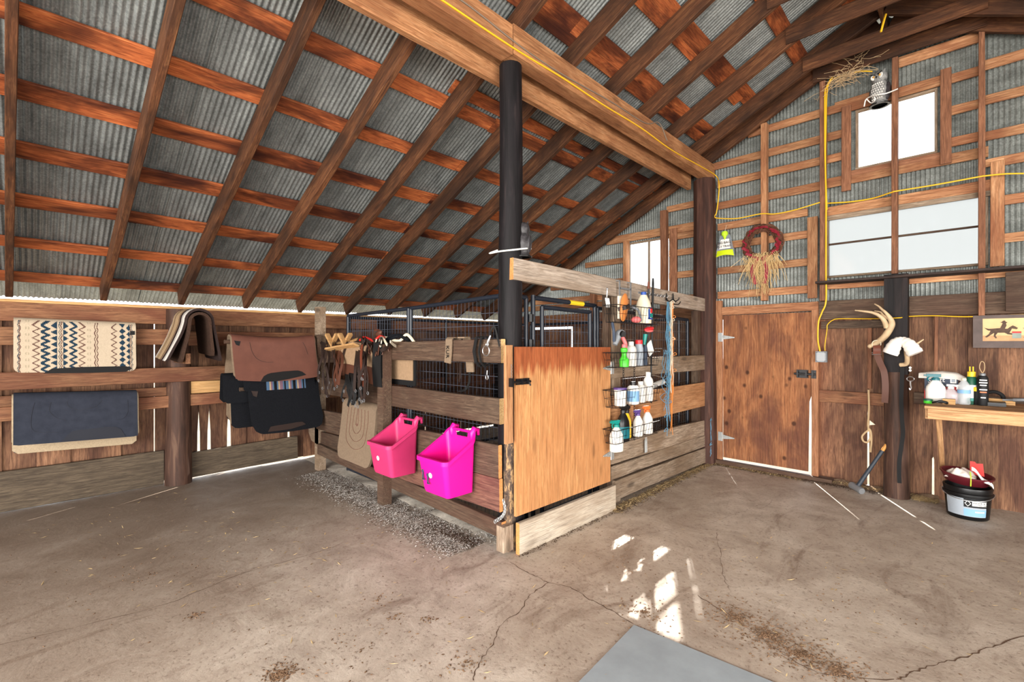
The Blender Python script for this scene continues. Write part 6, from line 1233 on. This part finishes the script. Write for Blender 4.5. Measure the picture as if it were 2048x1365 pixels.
c = onb(1965, 5.60); t = jar('adhesive_can', 'black can with white lettering and a wire loop on its top', c, at(1965, 748, y=5.60).z - BZ, .037, 'print_black', 'tin_grey', [(.95, 0), (1, .02), (1, .86), (.7, .94)], None, .06, .5)
hh = at(1965, 748, y=5.60).z - BZ; s = MB(); s.tube(curve_pts([c + V((0, 0, hh)), c + V((-.018, 0, hh + .05)), c + V((-.008, 0, hh + .10)), c + V((.01, 0, hh + .09)), c + V((.012, 0, hh + .04)), c + V((.002, 0, hh + .005))], 5), .003, 6); s.build('wire_loop', 'rope_hemp', t, smooth=True)
for i, (w_, z_) in enumerate(((.045, .80), (.05, .72), (.04, .64), (.046, .5), (.04, .42), (.03, .25))): s = MB(); s.obox(c + V((.004, -.037, hh * z_)), (w_, .002, .009)); s.build('print', 'paper_white' if i != 4 else 'orange_plastic', t)
c = onb(1856, 5.46); jar('small_jar', 'small green lidded tub at the left corner of the bench', c, .035, .03, 'green_plastic', 'dark_green', [(.9, 0), (1, .1), (1, .7)], None, .3, .98)
s = MB(); p = [onb(1864, 5.42), onb(1875, 5.41), onb(1886, 5.42), onb(1896, 5.44)]; s.tube(curve_pts([q + V((0, 0, .012 + .012 * (i in (1, 2)))) for i, q in enumerate(p)], 5), [.008] * 6 + [.012] * 9 + [.007], 8, flat=.7); s.build('hand_tool', 'black_plastic', smooth=True, label='curved black hand tool lying at the front edge of the bench', category='tool')
c = onb(1898, 5.50); MB().box(c.x - .04, c.x + .04, 5.48, 5.54, BZ + .001, BZ + .045).build('wood_block', 'light_pine', label='small wooden block on the bench behind the black hand tool', category='block')
a, b = onb(1972, 5.62), onb(2012, 5.62); t = thing('tool_tray', 'flat black tray with wooden edge on the bench', 'tray', ((a.x + b.x) / 2, 5.66, BZ)); MB().box(a.x, b.x, 5.58, 5.76, BZ + .001, BZ + .03).build('tray', 'black_plastic', t); MB().box(a.x + .01, b.x + .06, 5.765, 5.79, BZ + .001, BZ + .05).build('edge_strip', 'light_pine', t)
s = MB(); c = onb(1990, 5.86); s.tube(curve_pts([c + V((-.05, 0, .09)), c + V((0, 0, .1)), c + V((.045, 0, .07)), c + V((.05, 0, .015))], 5), .016, 8); s.build('hose_bend', 'black_leather', smooth=True, label='bent dark hose standing against the wall behind the tray', category='hose')
s = MB(); a = onb(2005, 5.72) + V((0, 0, .045)); b = onb(2070, 5.72) + V((0, 0, .06)); s.tube([a, a.lerp(b, .3), a.lerp(b, .35), b], [.008, .008, .016, .016], 8); s.build('soldering_tool', 'tin_grey', smooth=True, label='grey-handled metal tool resting at the right end of the bench', category='tool')

# ================================================================ BUCKET UNDER THE BENCH
c = V((at(1935, 900, y=5.66).x, 5.66, 0)); rb, rt, hb = .135, .155, .27
t = thing('paver_bucket', 'black bucket with a pale paver sand label standing under the bench', 'bucket', c)
s = MB(); s.lathe([(rb * .95, 0), (rb, .01), (rb + (rt - rb) * .75, hb * .74), (rt + .008, hb * .76), (rt + .008, hb * .82), (rt, hb * .84), (rt + .006, hb * .98), (rt + .004, hb), (rt - .008, hb), (rb - .006, .012)], c, 36); s.build('pail', 'black_plastic', t, smooth=True)
def around(x, y, z, rr=None): r_ = (rb + (rt - rb) * (y / hb)) + .0025 + z; a = LA + x / rb; return c + V((math.sin(a) * r_, -math.cos(a) * r_, y))
LA = .10; s = MB(); s.grid(lambda u, v: around(-.155 + u * .26, .035 + v * .15, 0), 18, 3); s.build('label_sheet', 'print_grey', t, smooth=True)
s = MB(); s.grid(lambda u, v: around(-.035 + u * .14, .115 + v * .07, .0012), 12, 2); s.build('label_block', 'print_black', t, smooth=True); s = MB(); s.grid(lambda u, v: around(.012 + u * .09, .13 + v * .038, .002), 10, 2); s.build('title_panel', 'paper_white', t, smooth=True)
s = MB(); s.grid(lambda u, v: around(-.035 + u * .14, .04 + v * .06, .0012), 12, 2); s.build('label_picture', 'print_blue', t, smooth=True); s = MB(); s.grid(lambda u, v: around(.03 + u * .06, .075 + v * .01, .002), 6, 1); s.build('label_stripe', 'paper_white', t, smooth=True)
s = MB(); s.add([around(-.03, .148, .003), around(-.012, .122, .003), around(.006, .148, .003), around(-.012, .174, .003)], [(0, 1, 2, 3)]); s.build('diamond_logo', 'paper_white', t); s = MB(); s.add([around(-.026, .148, .004), around(-.012, .128, .004), around(.002, .148, .004), around(-.012, .168, .004)], [(0, 1, 2, 3)]); s.build('diamond_inner', 'print_black', t)
lettering('SAKRETE', .008, c, (1, 0, 0), (0, 0, 1), 'paper_white', t, fn=lambda x, y, z: around(-.012 + x, .148 + y, .0048 + z)) if 0 else None
lettering('PAVER SET', .022, c, (1, 0, 0), (0, 0, 1), 'print_black', t, fn=lambda x, y, z: around(.062 + x, .155 + y, .0028 + z), squeeze=.85); lettering('POLYMERIC SAND', .0125, c, (1, 0, 0), (0, 0, 1), 'print_black', t, fn=lambda x, y, z: around(.064 + x, .137 + y, .0028 + z), squeeze=.85)
s = MB(); s.tube([c + V((math.cos(a) * (rt + .012), math.sin(a) * (rt + .012), hb * .9 - .05 * abs(math.sin(a)) - .02)) for a in [math.pi + math.pi * k / 14 for k in range(15)]], .003, 5); s.build('bail_handle', 'steel', t, smooth=True)
cp = c + V((-.015, .0, hb + .001)); t = thing('feed_pan', 'maroon plastic pan sitting tilted on top of the black bucket', 'pan', cp)
Rp = Matrix.Rotation(.10, 3, 'Y') @ Matrix.Rotation(.05, 3, 'X'); s = MB(); s.lathe([(.11, 0.02), (.14, .03), (.165, .085), (.175, .095), (.175, .105), (.165, .105), (.155, .09), (.12, .035), (.0001, .035)], cp, 32, Rp); s.build('pan', 'maroon_plastic', t, smooth=True)
def rag(name, label, c_, w_, mat, seed, h_=.05):
    s = MB(); s.grid(lambda u, v: V(c_) + V(((u - .5) * w_[0], (v - .5) * w_[1], h_ * (math.sin(math.pi * u) * math.sin(math.pi * v)) ** .5 * (.7 + .6 * noise.noise(V((u * 4 + seed, v * 4, seed)))))), 16, 16); return s.build(name, mat, smooth=True, label=label, category='rag')
rag('rag', 'crumpled off-white rag heaped in the maroon pan', cp + V((-.03, -.01, .07)), (.2, .2), 'white_cloth', 3, .09)
s = MB(); s.grid(lambda u, v: cp + V((.04 + u * .13, -.12 + v * .09 - .03 * u, .16 - u * .13 + .012 * math.sin(v * 7) + .012 * math.sin(u * 9))), 12, 8); s.grid(lambda u, v: cp + V((.04 + u * .13, -.115 + v * .09 - .03 * u, .152 - u * .13 + .012 * math.sin(v * 7) + .012 * math.sin(u * 9))), 12, 8); s.build('paper_bag', 'paper_white', smooth=True, label='white paper packet with pink edge hanging over the pan rim', category='packet')
s = MB(); s.poly([cp + V((.03, .05, .09)), cp + V((.12, .05, .08)), cp + V((.11, .05, .19)), cp + V((.07, .05, .185)), cp + V((.06, .05, .20)), cp + V((.03, .05, .20))], .012, (0, -1, .2)); s.build('red_packet', 'fire_red', label='bright red packet standing upright behind the rags in the maroon pan', category='packet')
s = MB(); s.tube(curve_pts([cp + V((.03, -.13, .14)), cp + V((.035, -.17, .11)), cp + V((.035, -.175, .05)), cp + V((.034, -.172, .03))], 5), .004, 6); s.build('lime_string', 'lime_plastic', smooth=True, label='short lime green string hanging from the pan over the bucket rim', category='string')
